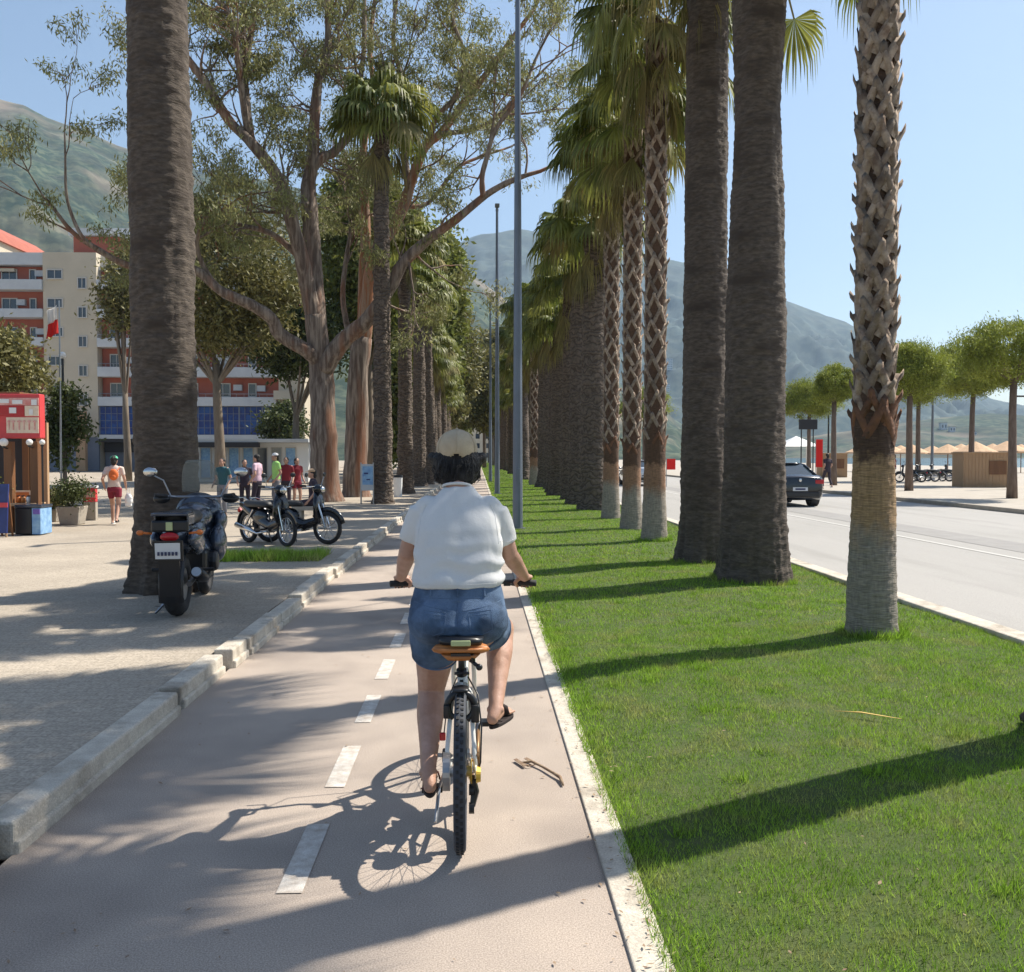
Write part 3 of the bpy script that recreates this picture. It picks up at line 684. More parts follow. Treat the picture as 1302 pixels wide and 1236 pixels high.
eb=traced_tree('eucalyptus_tree','orange-barked eucalyptus behind the great brown one, its limbs rising left of the tall street lamp',tuple(EB2),36.5,[
 ([(453,636),(452,600),(454,540),(455,480),(461,430)],.50,.36,0,0,0),
 ([(461,440),(466,400),(470,357),(478,320),(499,289),(514,260),(523,231),(540,187),(560,170),(594,126),(625,85),(655,44),(680,10)],.30,.07,0,-1.,.42),
 ([(463,440),(462,380),(464,320),(465,280),(462,230),(463,180),(475,120),(470,60),(478,-10)],.25,.07,.2,1.8,.55),
 ([(520,240),(514,190),(520,140),(508,90),(500,50),(505,-10)],.16,.06,-.4,.8,.6),
 ([(540,187),(555,150),(580,120),(590,70),(575,20),(590,-20)],.11,.05,-.5,-2,.6),
 ([(560,170),(600,165),(630,150),(660,120),(690,90)],.10,.04,-.7,-1.6,.5),
 ([(458,470),(445,430),(436,380),(440,330),(446,290),(440,250)],.15,.05,.1,2,.6),
 ([(499,289),(480,270),(475,230),(440,210)],.10,.04,-.3,1,.5),
 ([(512,262),(545,258),(580,215),(610,200),(640,190)],.10,.04,-.3,1.5,.5),
 ],102,'euc_leaf','euc_bark',per=26,thin=.85,spread=.17,leafL=.19,leafW=.045,depth=2,barks={1:'euc_bark_orange',2:'euc_bark_orange'})
def bushy_tree(name,label,x,y,z,H,rx,rz,ncl,per,leafm,seed,bark='bark',r0=.2,leafL=.28,leafW=.14,cl=.5,cat='tree',group=None,trunk_h=.45,ry=None,droop=.2,cz=None):
    r=random.Random(seed); g=np.random.default_rng(seed); t=thing(name,label,cat,(x,y,z),group=group)
    ry=ry or rx; cz=cz if cz is not None else H-rz
    mb=MB(); top=Vector((r.uniform(-.2,.2),r.uniform(-.2,.2),H*trunk_h)); pts=[Vector((0,0,0)),top*.3+Vector((.04,0,0)),top*.65,top]
    mb.tube(pts,[r0*1.25,r0,r0*.85,r0*.7],12); mb.build('trunk',bark,t,smooth=True)
    lb=MB(); cs=[]
    for i in range(ncl):
        u=g.normal(size=3); u/=np.linalg.norm(u); rad=g.uniform(.45,1.)**.6
        cs.append(np.array([u[0]*rx*rad,u[1]*ry*rad,cz+u[2]*rz*rad]))
    for c in cs[::max(1,ncl//9)]:
        c=Vector(c); m=(top*.4+c*.6)+Vector((0,0,-.15*H*.3)); lb.tube([top*.8,m,c],[r0*.4,r0*.25,.02],6,False)
    lb.build('limbs',bark,t,smooth=True)
    C=np.concatenate([c+g.normal(size=(per,3))*cl*g.uniform(.7,1.3)*np.array([1,1,.7]) for c in cs])
    leafcloud('foliage',C,leafL,leafW,leafm,t,droop=droop,seed=seed); return t
def at(u,v,z=0.12):
    # ground point at height z below pixel (u,v)
    d=F_+R_*((u-651)/1200)+U_*((618-v)/1200); t=(z-CH)/d.z; return Vector((d.x*t,d.y*t,z))
bushy_tree('broadleaf_tree','dark olive tree between the front palm and the great eucalyptus, before the red facade',-14.0,52,.12,15.0,4.2,4.2,150,240,'leaf_olive',201,leafL=.34,leafW=.12,cl=.55,cz=11.3,r0=.28)
bushy_tree('broadleaf_tree','dense green tree low in front of the red balconies right of the front palm',-11.5,60,.12,11,3.,2.2,60,240,'leaf_dark',202,leafL=.36,leafW=.15,cl=.55,cz=9.,r0=.25)
bushy_tree('broadleaf_tree','green tree showing left of the front palm before the cream stair tower',-21.9,60,.12,13.5,1.0,2.6,24,180,'leaf_olive',203,leafL=.36,leafW=.14,cl=.55,cz=11.8,r0=.22)
bushy_tree('broadleaf_tree','round leafy tree behind the red kiosk sign at the left edge',-13.0,24.5,.12,5.0,1.75,1.15,70,210,'leaf_olive',204,leafL=.17,leafW=.08,cl=.28,cz=3.75,r0=.14)
bushy_tree('broadleaf_tree','narrow green tree beside the dark lamp post right of the red kiosk sign',-11.6,27,.12,3.6,.5,1.2,26,150,'leaf_dark',205,leafL=.15,leafW=.08,cl=.2,cz=2.5,r0=.06)
bushy_tree('broadleaf_tree','yellow-green tree crown above the cyclist, at the end of the plaza row',-3.7,74,.12,19,2.1,7.,140,230,'leaf_yellow',206,leafL=.5,leafW=.22,cl=.6,cz=13.2,r0=.25)
bushy_tree('broadleaf_tree','pale yellow-green tree closing the avenue left of the thin far lamp post',-3.0,104,.12,19,2.2,7,110,230,'leaf_olive',207,leafL=.6,leafW=.25,cl=.75,cz=12,r0=.25)
bushy_tree('broadleaf_tree','bright green tree between the orange-barked eucalyptus and the tall slim palm',-7.0,62,.12,20,3.2,6.,150,240,'leaf_yellow',208,leafL=.42,leafW=.18,cl=.6,cz=14.5,r0=.3)
bushy_tree('broadleaf_tree','green tree behind the dark palms left of the cyclist head',-6.6,84,.12,19,3.4,8.5,190,240,'leaf_yellow',209,leafL=.5,leafW=.22,cl=.7,cz=9.5,r0=.3)
bushy_tree('broadleaf_tree','small green tree at the right end of the blue glass band',-18.8,93,.12,6.6,2.,2.8,50,160,'leaf_dark',210,leafL=.4,leafW=.2,cl=.5,cz=3.9,r0=.16)
bushy_tree('broadleaf_tree','yellow-green tree at the far end of the avenue left of the vanishing point',-3.3,140,.12,21,2.6,8,110,220,'leaf_yellow',213,leafL=.7,leafW=.3,cl=.9,cz=12,r0=.25)
bushy_tree('broadleaf_tree','olive tree closing the avenue right behind the near lamp post',2.6,165,.03,24,3.4,9,120,220,'leaf_olive',214,leafL=.8,leafW=.34,cl=1.,cz=14,r0=.25)
bushy_tree('broadleaf_tree','sparse tree beyond the lawn row with foliage beside the far lamp post',1.0,135,.03,17,2.6,6,70,200,'leaf_olive',212,leafL=.6,leafW=.25,cl=.8,cz=11,r0=.25)
# umbrella pines on the promenade
def pine(x,y,z,H,rx,rz,label,seed,lean=0):
    r=random.Random(seed); g=np.random.default_rng(seed); t=thing('pine_tree',label,'pine tree',(x,y,z),group='umbrella pines on the promenade')
    th=H-rz*1.45; mb=MB(); mb.tube([(0,0,0),(lean*.3,0,th*.3),(lean*.7,.05,th*.7),(lean,0,th)],[.2,.15,.13,.12],12); mb.build('trunk','pine_bark',t,smooth=True)
    lb=MB(); cs=[]
    for i in range(135):
        u=g.normal(size=3); u/=np.linalg.norm(u); u[2]=u[2]*.9; rad=g.uniform(.55,1.)
        cs.append(np.array([lean+u[0]*rx*rad,u[1]*rx*rad,H-rz+u[2]*rz*rad*(1 if u[2]>0 else .75)]))
    for c in cs[::11]: lb.tube([(lean,0,th-.2),Vector(c)*.5+Vector((lean*.5,0,th*.5)),Vector(c)],[.07,.05,.015],6,False)
    lb.build('limbs','pine_bark',t,smooth=True)
    C=np.concatenate([c+g.normal(size=(270,3))*np.array([.17,.17,.12])*rx/1.5*g.uniform(.7,1.3) for c in cs])
    leafcloud('foliage',C,.12*rx/1.5,.04,'pine_leaf',t,droop=-.5,seed=seed); return t
pine(19.7,42.4,.1,6.9,1.65,1.5,'umbrella pine on the promenade, first to the right of the slender stub-covered palm',301)
pine(26.6,50,.1,7.9,2.3,1.8,'umbrella pine beside the wooden kiosk, with a reddish trunk',302,lean=.1)
pine(20.0,34.6,.1,7.0,1.9,1.65,'nearest umbrella pine, cut by the right edge of the picture',303)
pine(23.8,67,.1,7.2,2.1,1.7,'umbrella pine behind the black car, between the widest and the slender palm',304)
pine(19.3,50.5,.1,6.6,1.2,1.3,'slim umbrella pine just right of the slender palm, partly behind it',305)
pine(27.5,58,.1,8.0,2.5,1.9,'umbrella pine with its crown between two others, before the far hill',306)
pine(15.6,88,.1,8.2,2.4,2.,'distant umbrella pine in the gap between the three slender palms and the wide trunks',307)

print('SEC',round(time.time()-_T0,1),'hills')
# ------------------------------------------------------------ hills
def hill(name,ridge,Yr,Yf,m,seed,amp=18,nx=420,ny=110,label=None):
    us=np.array([p[0] for p in ridge],float); vs=np.array([p[1] for p in ridge],float)
    U=np.linspace(us[0],us[-1],nx); Vv=np.interp(U,us,vs); V=[]
    for j in range(ny+8):
        t=j/(ny-1); 
        for i in range(nx):
            top=P(U[i],Vv[i],Yr); Y=Yf+(Yr-Yf)*t; X=top.x*(.35+.65*min(t,1.2))+ (U[i]-651)*0
            X=top.x*(Y/Yr) 
            s=min(t,1)
            h=top.z*(s**1.15) if t<=1 else top.z*(1-(t-1)*4)
            w=math.sin(math.pi*min(s,1))*.9+.1
            nn=noise.fractal(Vector((X/260+seed,Y/260,0)),.75,2.1,8)
            n2=abs(noise.noise(Vector((X/110+seed,Y/300,3))))
            V.append((X,Y,max(-2,h+amp*w*nn-amp*1.3*w*n2)))
    i=(np.arange(ny+7)[:,None]*nx+np.arange(nx-1)[None,:]).ravel()
    return struct(npmesh(name,V,np.stack([i,i+1,i+nx+1,i+nx],1),[m],smooth=True))
hill('hills',[(-700,60),(-400,70),(-150,100),(0,126),(30,132),(60,150),(110,166),(150,186),(240,214),(330,228),(400,245),(500,290),(600,350),(680,410),(760,470),(840,520),(900,560),(960,585)],1500,330,'hill_green',3.,amp=34)
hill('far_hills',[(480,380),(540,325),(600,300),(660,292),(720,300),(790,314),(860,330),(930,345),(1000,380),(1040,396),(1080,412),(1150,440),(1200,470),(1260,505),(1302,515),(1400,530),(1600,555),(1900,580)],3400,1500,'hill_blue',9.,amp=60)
hill('headland',[(900,578),(1000,560),(1080,548),(1150,537),(1200,530),(1260,525),(1302,528),(1420,520),(1700,540)],1250,800,'hill_green',17.,amp=10,nx=160,ny=30)

print('SEC',round(time.time()-_T0,1),'apartment building')
# ------------------------------------------------------------ apartment building
def bldg():
    Y0=100.; k=12.
    X=lambda u:P(u,500,Y0-1.1).x
    Z=lambda v:P(200,v,Y0-1.1).z
    t=thing('apartment_building','red and cream apartment block with white balcony bands and a blue glass storey','building',(X(200),Y0,.12)); org=(X(200),Y0,.12)
    def b(name,m,u0,u1,v0,v1,y0,y1,parent=t,bev=0):
        mb=MB(org); mb.box(((X(u0)+X(u1))/2,Y0+(y0+y1)/2,(Z(v0)+Z(v1))/2),(abs(X(u1)-X(u0)),y1-y0,abs(Z(v0)-Z(v1)))); return mb.build(name,m,parent,bevel=bev)
    b('wall','wall_red',-260,57,338,598.5,0,14)
    b('wall','wall_red',125.5,352,343,504,.0,14)
    b('wall','wall_cream',57.3,125,322,598.5,-1.2,13.9)
    b('wall','wall_cream',353,386,456,598.5,-.6,10)
    b('wall','wall_grey',126,352,557,598.5,.3,13)
    b('base_band','wall_grey',57.1,125.2,556,598.6,-1.24,-.9)
    b('roof','wall_white',-260,57,322,337.5,-1.,14.2)
    b('penthouse','wall_red',80,160,293,321.5,2,10); b('roof','wall_white',76,166,283,292.5,1.5,10.5)
    b('roof','wall_white',125.3,354,338,342.8,-.6,14.2)
    # slanted white parapet
    mb=MB(org); mb.prism([(X(133),Z(283.5)),(X(163),Z(300)),(X(163),Z(304)),(X(133),Z(290))],Y0+.9,Y0+1.3,'Y'); mb.build('parapet','white_plain',t)
    for v0,v1 in ((357,370),(394,405),(430,441),(467,478),(503,514)):
        b('balcony','wall_white',-260,57,v0,v1,-1.5,-.02,bev=.03)
    for v0,v1 in ((357,368),(394,405),(430.5,442),(467,479.5),(505,516.5)):
        b('balcony','wall_white',125.8,352,v0,v1,-1.5,-.02,bev=.03)
    b('balcony','wall_cream',350,372,497,508,-2.,-.65)
    b('glass_storey','blue_glass',126,352,517,552.5,-1.,.0)
    b('corner_panel','blue_panel',352.3,372,515,553,-1.1,-.62)
    b('cornice','wall_white',126,375,553,558,-1.6,.25)
    gm=MB(org)
    for i in range(31):
        u=126+i*7.4; gm.box((X(u),Y0-1.03,(Z(517)+Z(552.5))/2),(.05 if i%4 else .14,.06,abs(Z(517)-Z(552.5))-.05))
    for v in (526,535,544): gm.box(((X(126)+X(352))/2,Y0-1.04,Z(v)),(X(352)-X(126)-.1,.05,.05))
    gm.build('mullions','wall_grey',t)
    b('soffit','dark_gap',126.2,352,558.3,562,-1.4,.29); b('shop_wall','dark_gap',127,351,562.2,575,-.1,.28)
    def win(u,v,w,h,y,two=True,surround=True):
        mb=MB(org); cx,cz=X(u),Z(v); ww,hh=w/k,h/k
        d=.1 if surround else .07
        mb.box((cx-ww/2-d/2,Y0+y-.05,cz),(d,.14,hh+2*d)); mb.box((cx+ww/2+d/2,Y0+y-.05,cz),(d,.14,hh+2*d))
        mb.box((cx,Y0+y-.05,cz+hh/2+d/2),(ww,.14,d)); mb.box((cx,Y0+y-.07,cz-hh/2-d/2),(ww,.18,d))
        if two: mb.box((cx,Y0+y-.03,cz),(.06,.09,hh))
        f=mb.build('window','window_frame',t)
        MB(org).box((cx,Y0+y-.01,cz),(ww,.03,hh)).build('pane','pane',f)
    for i in range(7):
        win(72.5,350+36.5*i,17,10,-1.2); 
        if i<6: win(107,361+37*i,9,12,-1.2)
    for i,v in enumerate((349,386,423,459,496)):
        for u,w in ((8,17),(38,6),(-30,18),(-60,6),(-90,18)): win(u,v,w,13,0,two=w>10)
        for u,w in ((144,14),(188,14),(243,8),(280,17),(318,8)): win(u,v-1,w,15,0,two=w>10)
    for u in (68,82,95): win(u,576,6,9,-1.2,False)
    ra=random.Random(8)
    for u,v in ((160,457),(205,494),(258,456),(300,492),(336,455),(24,384),(-20,421),(48,347),(48,421),(330,493)):
        mb=MB(org); mb.box((X(u),Y0-.25,Z(v)),(.85,.4,.6)); mb.tube([(X(u),Y0-.46,Z(v)),(X(u),Y0-.44,Z(v))],.22,12); mb.build('air_conditioner','wall_white',t)
    for u,v,m in ((180,476,'leather'),(230,440,'wall_cream'),(20,373,'wall_cream'),(-40,410,'leather')):
        mb=MB(org); mb.prism([(Y0-.02,Z(v-4)+.9),(Y0-1.2,Z(v)+.35),(Y0-1.2,Z(v)+.2),(Y0-.02,Z(v-4)+.8)],X(u-14),X(u+14),'X'); mb.build('awning',m,t)
    # roller shutter and wall lamp, rooftop details
    b('shutter','wall_white',269,288,449,466,-.14,-.02); b('awning_box','wall_cream',-10,17,341,345,-.5,-.02)
    # railings above parapets
    rm=MB(org)
    for v in (357,394,430.5,467,505): rm.tube([(X(126),Y0-1.45,Z(v-4)),(X(352),Y0-1.45,Z(v-4))],.03,5)
    for v in (357,394,430.5,467,505):
        for i in range(24): rm.tube([(X(127+i*9.7),Y0-1.45,Z(v)),(X(127+i*9.7),Y0-1.45,Z(v-4))],.02,4)
    rm.build('railings','steel',t)
    b('pillar','wood_pale',105.5,117,524,598.5,-3.,-2.4)
    # neighbour to the left, sunlit gable
    t2=thing('house','pale yellow gable showing above the left roof of the red apartment block','building',(-48,118,.12))
    MB((-48,118,0)).prism([(-75,.12),(-57,.12),(-57,27.4),(-57.7,28.3),(-59.5,29.6),(-75,29.8)],112,130,'Y').build('wall','wall_cream',t2,loc=(0,0,-.12))
    MB((-48,118,0)).prism([(-56.6,27.3),(-57.4,28.6),(-59.4,29.95),(-75,30.15),(-75,29.85),(-59.5,29.65),(-57.75,28.35),(-57.05,27.3)],111.6,130.4,'Y').build('roof','wall_red',t2,loc=(0,0,-.12))
bldg()
def shop():
    X=lambda u,Y:P(u,600,Y).x
    Y=58.; t=thing('shop_pavilion','low white glazed pavilion behind the group of people, below the blue glass storey','kiosk',(X(320,Y),Y,.12)); org=(X(320,Y),Y,.12)
    x0,x1=X(244,Y),X(392,Y); k=1200/Y
    mb=MB(org); mb.box(((x0+x1)/2,Y+2,1.3),(x1-x0,4,2.35)); mb.build('wall','white_plain',t)
    mb=MB(org); mb.box(((x0+x1)/2,Y+1.4,2.6),(x1-x0+.5,5.4,.22)); mb.build('roof','wall_white',t,bevel=.03)
    mb=MB(org); mb.box((X(290,Y),Y-1.2,2.35),(X(335,Y)-x0,.5,.3)); mb.build('awning','dark_gap',t)
    for i,u in enumerate((262,280,298,316,334,352,370)):
        mb=MB(org); w=.62; mb.box((X(u,Y)-w/2,Y-.06,1.25),(.05,.12,1.9)); mb.box((X(u,Y)+w/2,Y-.06,1.25),(.05,.12,1.9)); mb.box((X(u,Y),Y-.06,2.2),(w,.12,.06)); mb.box((X(u,Y),Y-.06,.35),(w,.12,.06))
        f=mb.build('window','window_frame',t); MB(org).box((X(u,Y),Y-.02,1.28),(w-.05,.04,1.8)).build('pane',('light_blue','pane','screen_glass')[i%3] if i!=2 else 'light_blue',f)
    mb=MB(org); 
    for j in range(5): mb.box((X(249,Y),Y-.05,.6+.3*j),(.18,.06,.12))
    mb.build('notices','dark_gap',t)
shop()
print('SEC',round(time.time()-_T0,1),'kiosk at the left edge')
# ------------------------------------------------------------ kiosk at the left edge
def kiosk():
    Y=19.8; k=1200/Y; X=lambda u:P(u,580,Y).x; Z=lambda v:CH+(580-v)/k
    org=(X(20),Y,.12); t=thing('kiosk','open wooden snack kiosk under a red sign box at the left edge','kiosk',org)
    MB(org).box((X(-30),Y,(Z(503)+Z(558))/2),(X(55)-X(-115),.25,Z(503)-Z(558))).build('sign_box','red_sign',t,bevel=.02)
    def pl(name,m,u0,u1,v0,v1,d=.014,off=0): 
        MB(org).box(((X(u0)+X(u1))/2,Y-.126-d/2-off,(Z(v0)+Z(v1))/2),(X(u1)-X(u0),d,Z(v0)-Z(v1))).build(name,m,t)
    pl('sign_panel','sign_pink',-80,54,508,517); pl('sign_panel','cream_panel',36.5,53.5,517.6,530.5); pl('sign_panel','red_plastic',4,35.5,517.6,530.5)
    pl('sign_panel','sign_pink',-100,3,518,551); pl('sign_panel','cream_panel',13,53.5,532,551.5)
    lm=MB(org)   # blurred white lettering blocks of the sign
    for u0,u1,v0,v1 in ((5,17,509.5,514.5),(21,34,510.5,515.5),(17,26,520,527),(45,52,510,517),(42,47,522,529)):
        lm.box(((X(u0)+X(u1))/2,Y-.1465,(Z(v0)+Z(v1))/2),(X(u1)-X(u0),.008,Z(v0)-Z(v1)))
    lm.build('lettering','white_plain',t,bevel=.003)
    lm=MB(org)
    for u0,w in ((15,3),(20,4),(27,5),(34,3),(40,4),(47,4)): lm.box((X(u0+w/2),Y-.1465,Z(541.5)),(w/k*.35,.008,.2)); lm.box((X(u0+w/2),Y-.1475,Z(537)),(w/k,.008,.03))
    lm.build('lettering','sign_pink',t)
    for u in (15,48,-40):
        p=MB(org); p.box((X(u),Y-.1,.12+(Z(562)-.12)/2),(.16,.16,Z(562)-.12)); p.build('post','wood',t,bevel=.008)
    MB(org).box((X(-52),Y+.5,Z(503)+.02),(X(40)-X(-120),1.1,.05)).build('roof','wood',t,bevel=.01)
    for u in (-110,-25): MB(org).box((X(u),Y+2.0,1.4),(.14,.14,2.5)).build('post','wood',t)
    MB(org).box((X(-30),Y+.0,Z(640)),(X(52)-X(-110),.5,.06)).build('counter','wood_pale',t,bevel=.01)
    MB(org).box((X(-32),Y+.05,(.12+Z(642))/2),(X(48)-X(-110),.36,Z(642)-.12)).build('counter_front','wood',t)
    MB(org).box((X(-60),Y+2.1,1.3),(X(0)-X(-110),.06,2.3)).build('back_wall','dark_gap',t)
    for u in (33,24): MB(org).box((X(u),Y+.9,1.25),(.09,.09,2.3)).build('post','wood_pale',t)
    for u,r in ((15,.085),(47,.065),(63,.055)):
        g=thing('globe_lamp',{15:'large white globe lamp on the left wooden post of the kiosk',47:'smaller white globe lamp on the right wooden post of the kiosk',63:'small white globe lamp on a thin pole right of the kiosk'}[u],'lamp',(X(u),Y-.32,Z(563)),group='globe lamps at the kiosk')
        MB().ell((0,0,0),r,18,12).build('globe','globe',g,smooth=True); MB().tube([(0,0,-r-.03),(0,0,-r+.01)],.03,10).build('base','black_plastic',g)
        if u==63: MB().tube([(0,0,-r-.03),(0,0,.12-Z(563))],.018,8).build('pole','black_plastic',g)
        else: MB().tube([(0,.02,-r-.02),(0,.14,-r-.04)],.015,8).build('bracket','black_plastic',g)
    g=thing('potted_plant','small green potted plant on the kiosk counter','plant',(X(3),Y-.05,Z(640)+.03)); MB().loft([(0,0,0,.07,.07),(0,0,.14,.09,.09)],14,2).build('pot','concrete',g,smooth=True)
    gg=np.random.default_rng(3); leafcloud('foliage',np.stack([gg.normal(size=700)*.09,gg.normal(size=700)*.08,.26+gg.normal(size=700)*.07],1),.06,.03,'leaf_yellow',g,seed=3)
    for i,(u,m) in enumerate(((25,'orange_plastic'),(31,'leather'),(38,'white_plain'))):
        g=thing('jar',('orange','brown','white')[i]+' jar on the kiosk counter','jar',(X(u),Y-.08,Z(640)+.03)); MB().loft([(0,0,0,.045,.045),(0,0,.11,.045,.045),(0,0,.13,.03,.03)],12,2).build('body',m,g,smooth=True); MB().loft([(0,0,.13,.034,.034),(0,0,.155,.034,.034)],12,2).build('lid','black_plastic',g)
    # freezer, boards, planter
    q=at(36,681); g=thing('ice_cream_freezer','dark chest freezer with pale blue side under the kiosk counter','freezer',tuple(q))
    MB().box((-.1,.25,.28),(.32,.5,.52)).build('body','black_plastic',g,bevel=.02); MB().box((.155,.25,.28),(.17,.5,.52)).build('side_panel','light_blue',g,bevel=.01); MB().box((0,.25,.575),(.52,.52,.06)).build('lid','bike_blue',g,bevel=.015); MB().box((.17,-.015,.47),(.13,.02,.1)).build('sticker','violet',g)
    q=at(2,683); g=thing('menu_board','dark blue and purple menu board standing at the far left edge','board',tuple(q))
    MB().box((0,0,.55),(.26,.04,.95),Euler((-.1,0,0))).build('panel','blue_panel',g); MB().box((0,-.03,.62),(.27,.015,.09),Euler((-.1,0,0))).build('stripe','red_sign',g)
    for s in (-.1,.1): MB().box((s,.14,.5),(.03,.03,1.02),Euler((.18,0,0))).build('leg','wood',g)
    for s in (-.1,.1): MB().box((s,-.02,.05),(.03,.03,.12)).build('leg','wood_pale',g)
    q=at(29,672); g=thing('price_board','small white and orange price board before the kiosk counter','board',tuple(q))
    MB().box((0,.0,.72),(.42,.03,.2)).build('panel','cream_panel',g); MB().box((0,-.018,.73),(.30,.008,.11)).build('print','orange_plastic',g)
    for s in (-.18,.18): MB().box((s,.03,.36),(.03,.03,.72)).build('leg','wood',g)
    def planter(u,v,w,h,label,seed,bush,m='concrete'):
        q=at(u,v); g=thing('planter',label,'planter',tuple(q)); MB().box((0,w/2,h/2),(w*.78,w*.78,h),taper=1.28).build('pot',m,g,bevel=.02); MB().box((0,w/2,h-.015),(w*.9,w*.9,.03)).build('soil','soil',g)
        gg=np.random.default_rng(seed); g2=thing('shrub',label.replace('planter','shrub growing in a planter'),'shrub',(q.x,q.y+w/2,q.z+h)); 
        sm=MB()
        for i in range(7): sm.tube([(0,0,-.03),(gg.normal()*.08,gg.normal()*.08,bush*.5),(gg.normal()*.2,gg.normal()*.2,bush*.9)],.012,5)
        sm.build('stems','bark',g2)
        C=np.stack([gg.normal(size=2600)*bush*.30,gg.normal(size=2600)*bush*.3,bush*.55+gg.normal(size=2600)*bush*.24],1); leafcloud('foliage',C,.07,.035,'leaf_dark' if seed!=2 else 'leaf_olive',g2,seed=seed)
    planter(86,668,.52,.42,'square pale concrete planter with a dark bush right of the kiosk',1,.62)
    planter(63,664,.34,.3,'small stone planter close to the kiosk counter',2,.45)
    q=at(113,662); g=thing('notice_stand','red and white printed stand beside the concrete planter','stand',tuple(q)); MB().box((0,.1,.62),(.3,.14,.34)).build('panel','red_sign',g,bevel=.01); MB().box((0,.1,.82),(.34,.16,.05)).build('top','white_plain',g); MB().box((0,.02,.62),(.2,.012,.12)).build('print','sign_pink',g); MB().box((0,.1,.22),(.3,.14,.44)).build('base','concrete',g)
kiosk()
# flag on a lamp post
def flagpost():
    q=P(81,560,30); t=thing('lamp_post','thin dark lamp post behind the red kiosk sign','lamp post',(q.x,30,.12))
    MB().tube([(0,0,0),(0,0,4.6)],[.05,.035],10).build('pole','black_plastic',t); MB().ell((0,0,4.7),.11,14,10).build('lamp','globe',t,smooth=True); MB().tube([(0,0,0),(0,0,.25)],[.09,.06],10).build('foot','black_plastic',t)
    f=P(75,430,26); g=thing('flag','white and red flag hanging from a thin pole before the cream stair tower','flag',(f.x,26,.12))
    MB().tube([(0,0,0),(0.02,0,5.75)],[.03,.02],8).build('pole','steel',g)
    for nm,m,z0,z1 in (('white_cloth','flag_white',5.25,5.62),('red_cloth','flag_red',4.87,5.25)):
        V=[];n=10
        for i in range(n+1):
            for j in range(7):
                s=j/6; z=z0+(z1-z0)*i/n; k=(5.62-z); V.append((-.03-s*(.30-.05*math.sin(k*4)),.05*math.sin(s*9+z*3),z-.16*s))
        i=(np.arange(n)[:,None]*7+np.arange(6)[None,:]).ravel(); o=npmesh(nm,V,np.stack([i,i+1,i+8,i+7],1),[m],None,g,smooth=True); s_=o.modifiers.new('s','SOLIDIFY'); s_.thickness=.004
flagpost()
print('SEC',round(time.time()-_T0,1),'street lamps')
# ------------------------------------------------------------ street lamps
def street_lamp(x,y,z,label):
    t=thing('street_lamp',label,'street lamp',(x,y,z),group='tall lamp posts on the lawn')
    MB().tube([(0,0,0),(0,0,12.2)],[.115,.055],12).build('pole','pole',t,smooth=False)
    MB().tube([(0,0,-.03),(0,0,.03)],[.19,.19],12).build('base_plate','steel',t); MB().box((0,-.115,1.2),(.1,.02,.35)).build('hatch','pole',t,bevel=.01)
    MB().tube([(0,0,12.15),(0,0,12.25),(0,-.05,12.33)],[.06,.07,.05],10).build('cap','pole',t)
    MB().box((0,-.28,12.36),(.2,.5,.07)).build('lamp_head','pole',t,bevel=.02)
    for q in range(4): a=q*math.pi/2+.78; MB().tube([(.15*math.cos(a),.15*math.sin(a),.03),(.15*math.cos(a),.15*math.sin(a),.07)],.012,6).build('bolt','steel',t)
    return t
l1=street_lamp(.91,21.3,.03,'tall blue-grey street lamp on the lawn, the near one right of the cyclist')
dup(l1,loc=(.86,41,.03),label='far blue-grey street lamp, seen thinner just left of the near one')
dup(l1,loc=(.84,61,.03),label='third street lamp of the lawn line, hidden behind the others',sc=.97)
print('SEC',round(time.time()-_T0,1),'small street things')
# ------------------------------------------------------------ small street things
def sign_(u,v,label):
    q=at(u,v); t=thing('information_sign',label,'sign',tuple(q))
    for s in (-.2,.2): MB().tube([(s,0,0),(s,0,1.35)],.025,8).build('post','steel',t)
    MB().box((0,0,.87),(.44,.04,.86)).build('panel','wall_white',t,bevel=.01); MB().box((.02,-.027,.93),(.34,.01,.60)).build('print','light_blue',t)
    mb=MB(); mb.box((-.03,-.036,1.0),(.14,.008,.05)); mb.box((.04,-.036,.8),(.12,.008,.04)); mb.build('text','blue_panel',t)
sign_(467,641,'blue and white information sign left of the tall slim palm')
q=at(506,632); t=thing('litter_bin','white litter bin with a black lid right of the tall slim palm','bin',tuple(q)); MB().loft([(0,0,0,.15,.15),(0,0,.75,.18,.18)],16,2.6).build('body','white_plain',t,bevel=.01); MB().loft([(0,0,.752,.19,.19),(0,0,.84,.18,.18)],16,2.6).build('lid','black_plastic',t)
# twig on the lane, straw on the grass
q=at(688,978,0); t=MB((q.x,q.y,.0)); pts=[at(656,966,.01),at(664,970,.015),at(676,968,.02),at(690,975,.018),at(704,983,.02),(at(712,988,.018)),(at(716,998,.012))]
t.tube(pts,[.003,.006,.008,.007,.008,.010,.006],7); t.tube([at(664,970,.015),at(672,974,.014),at(682,972,.01)],[.004,.004,.002],5); tag(t.build('twig','bird_dry',smooth=True),'dry curved twig lying on the bike lane right of the bicycle','twig')
lf=MB((q.x,q.y,0)); 
for a,b_ in ((at(655,966,.012),at(668,973,.02)),(at(668,963,.02),at(680,971,.012))): lf.box((a+b_)/2,((b_-a).length,.02,.003),Euler((.2,0,math.atan2((b_-a).y,(b_-a).x))))
tag(lf.build('dry_leaf','bird_dry',bevel=.001),'pale dry leaf caught on the twig on the bike lane','leaf')
a=at(1062,904,.06); b_=at(1146,914,.06); c=(a+b_)/2; t=MB(tuple(c)); t.tube([a,a*.6+b_*.4+Vector((0,0,.01)),b_],[.004,.012,.003],6,flat=(1,.35)); tag(t.build('dry_frond','straw',smooth=True),'yellow dry frond strip lying on the sunny lawn','frond')
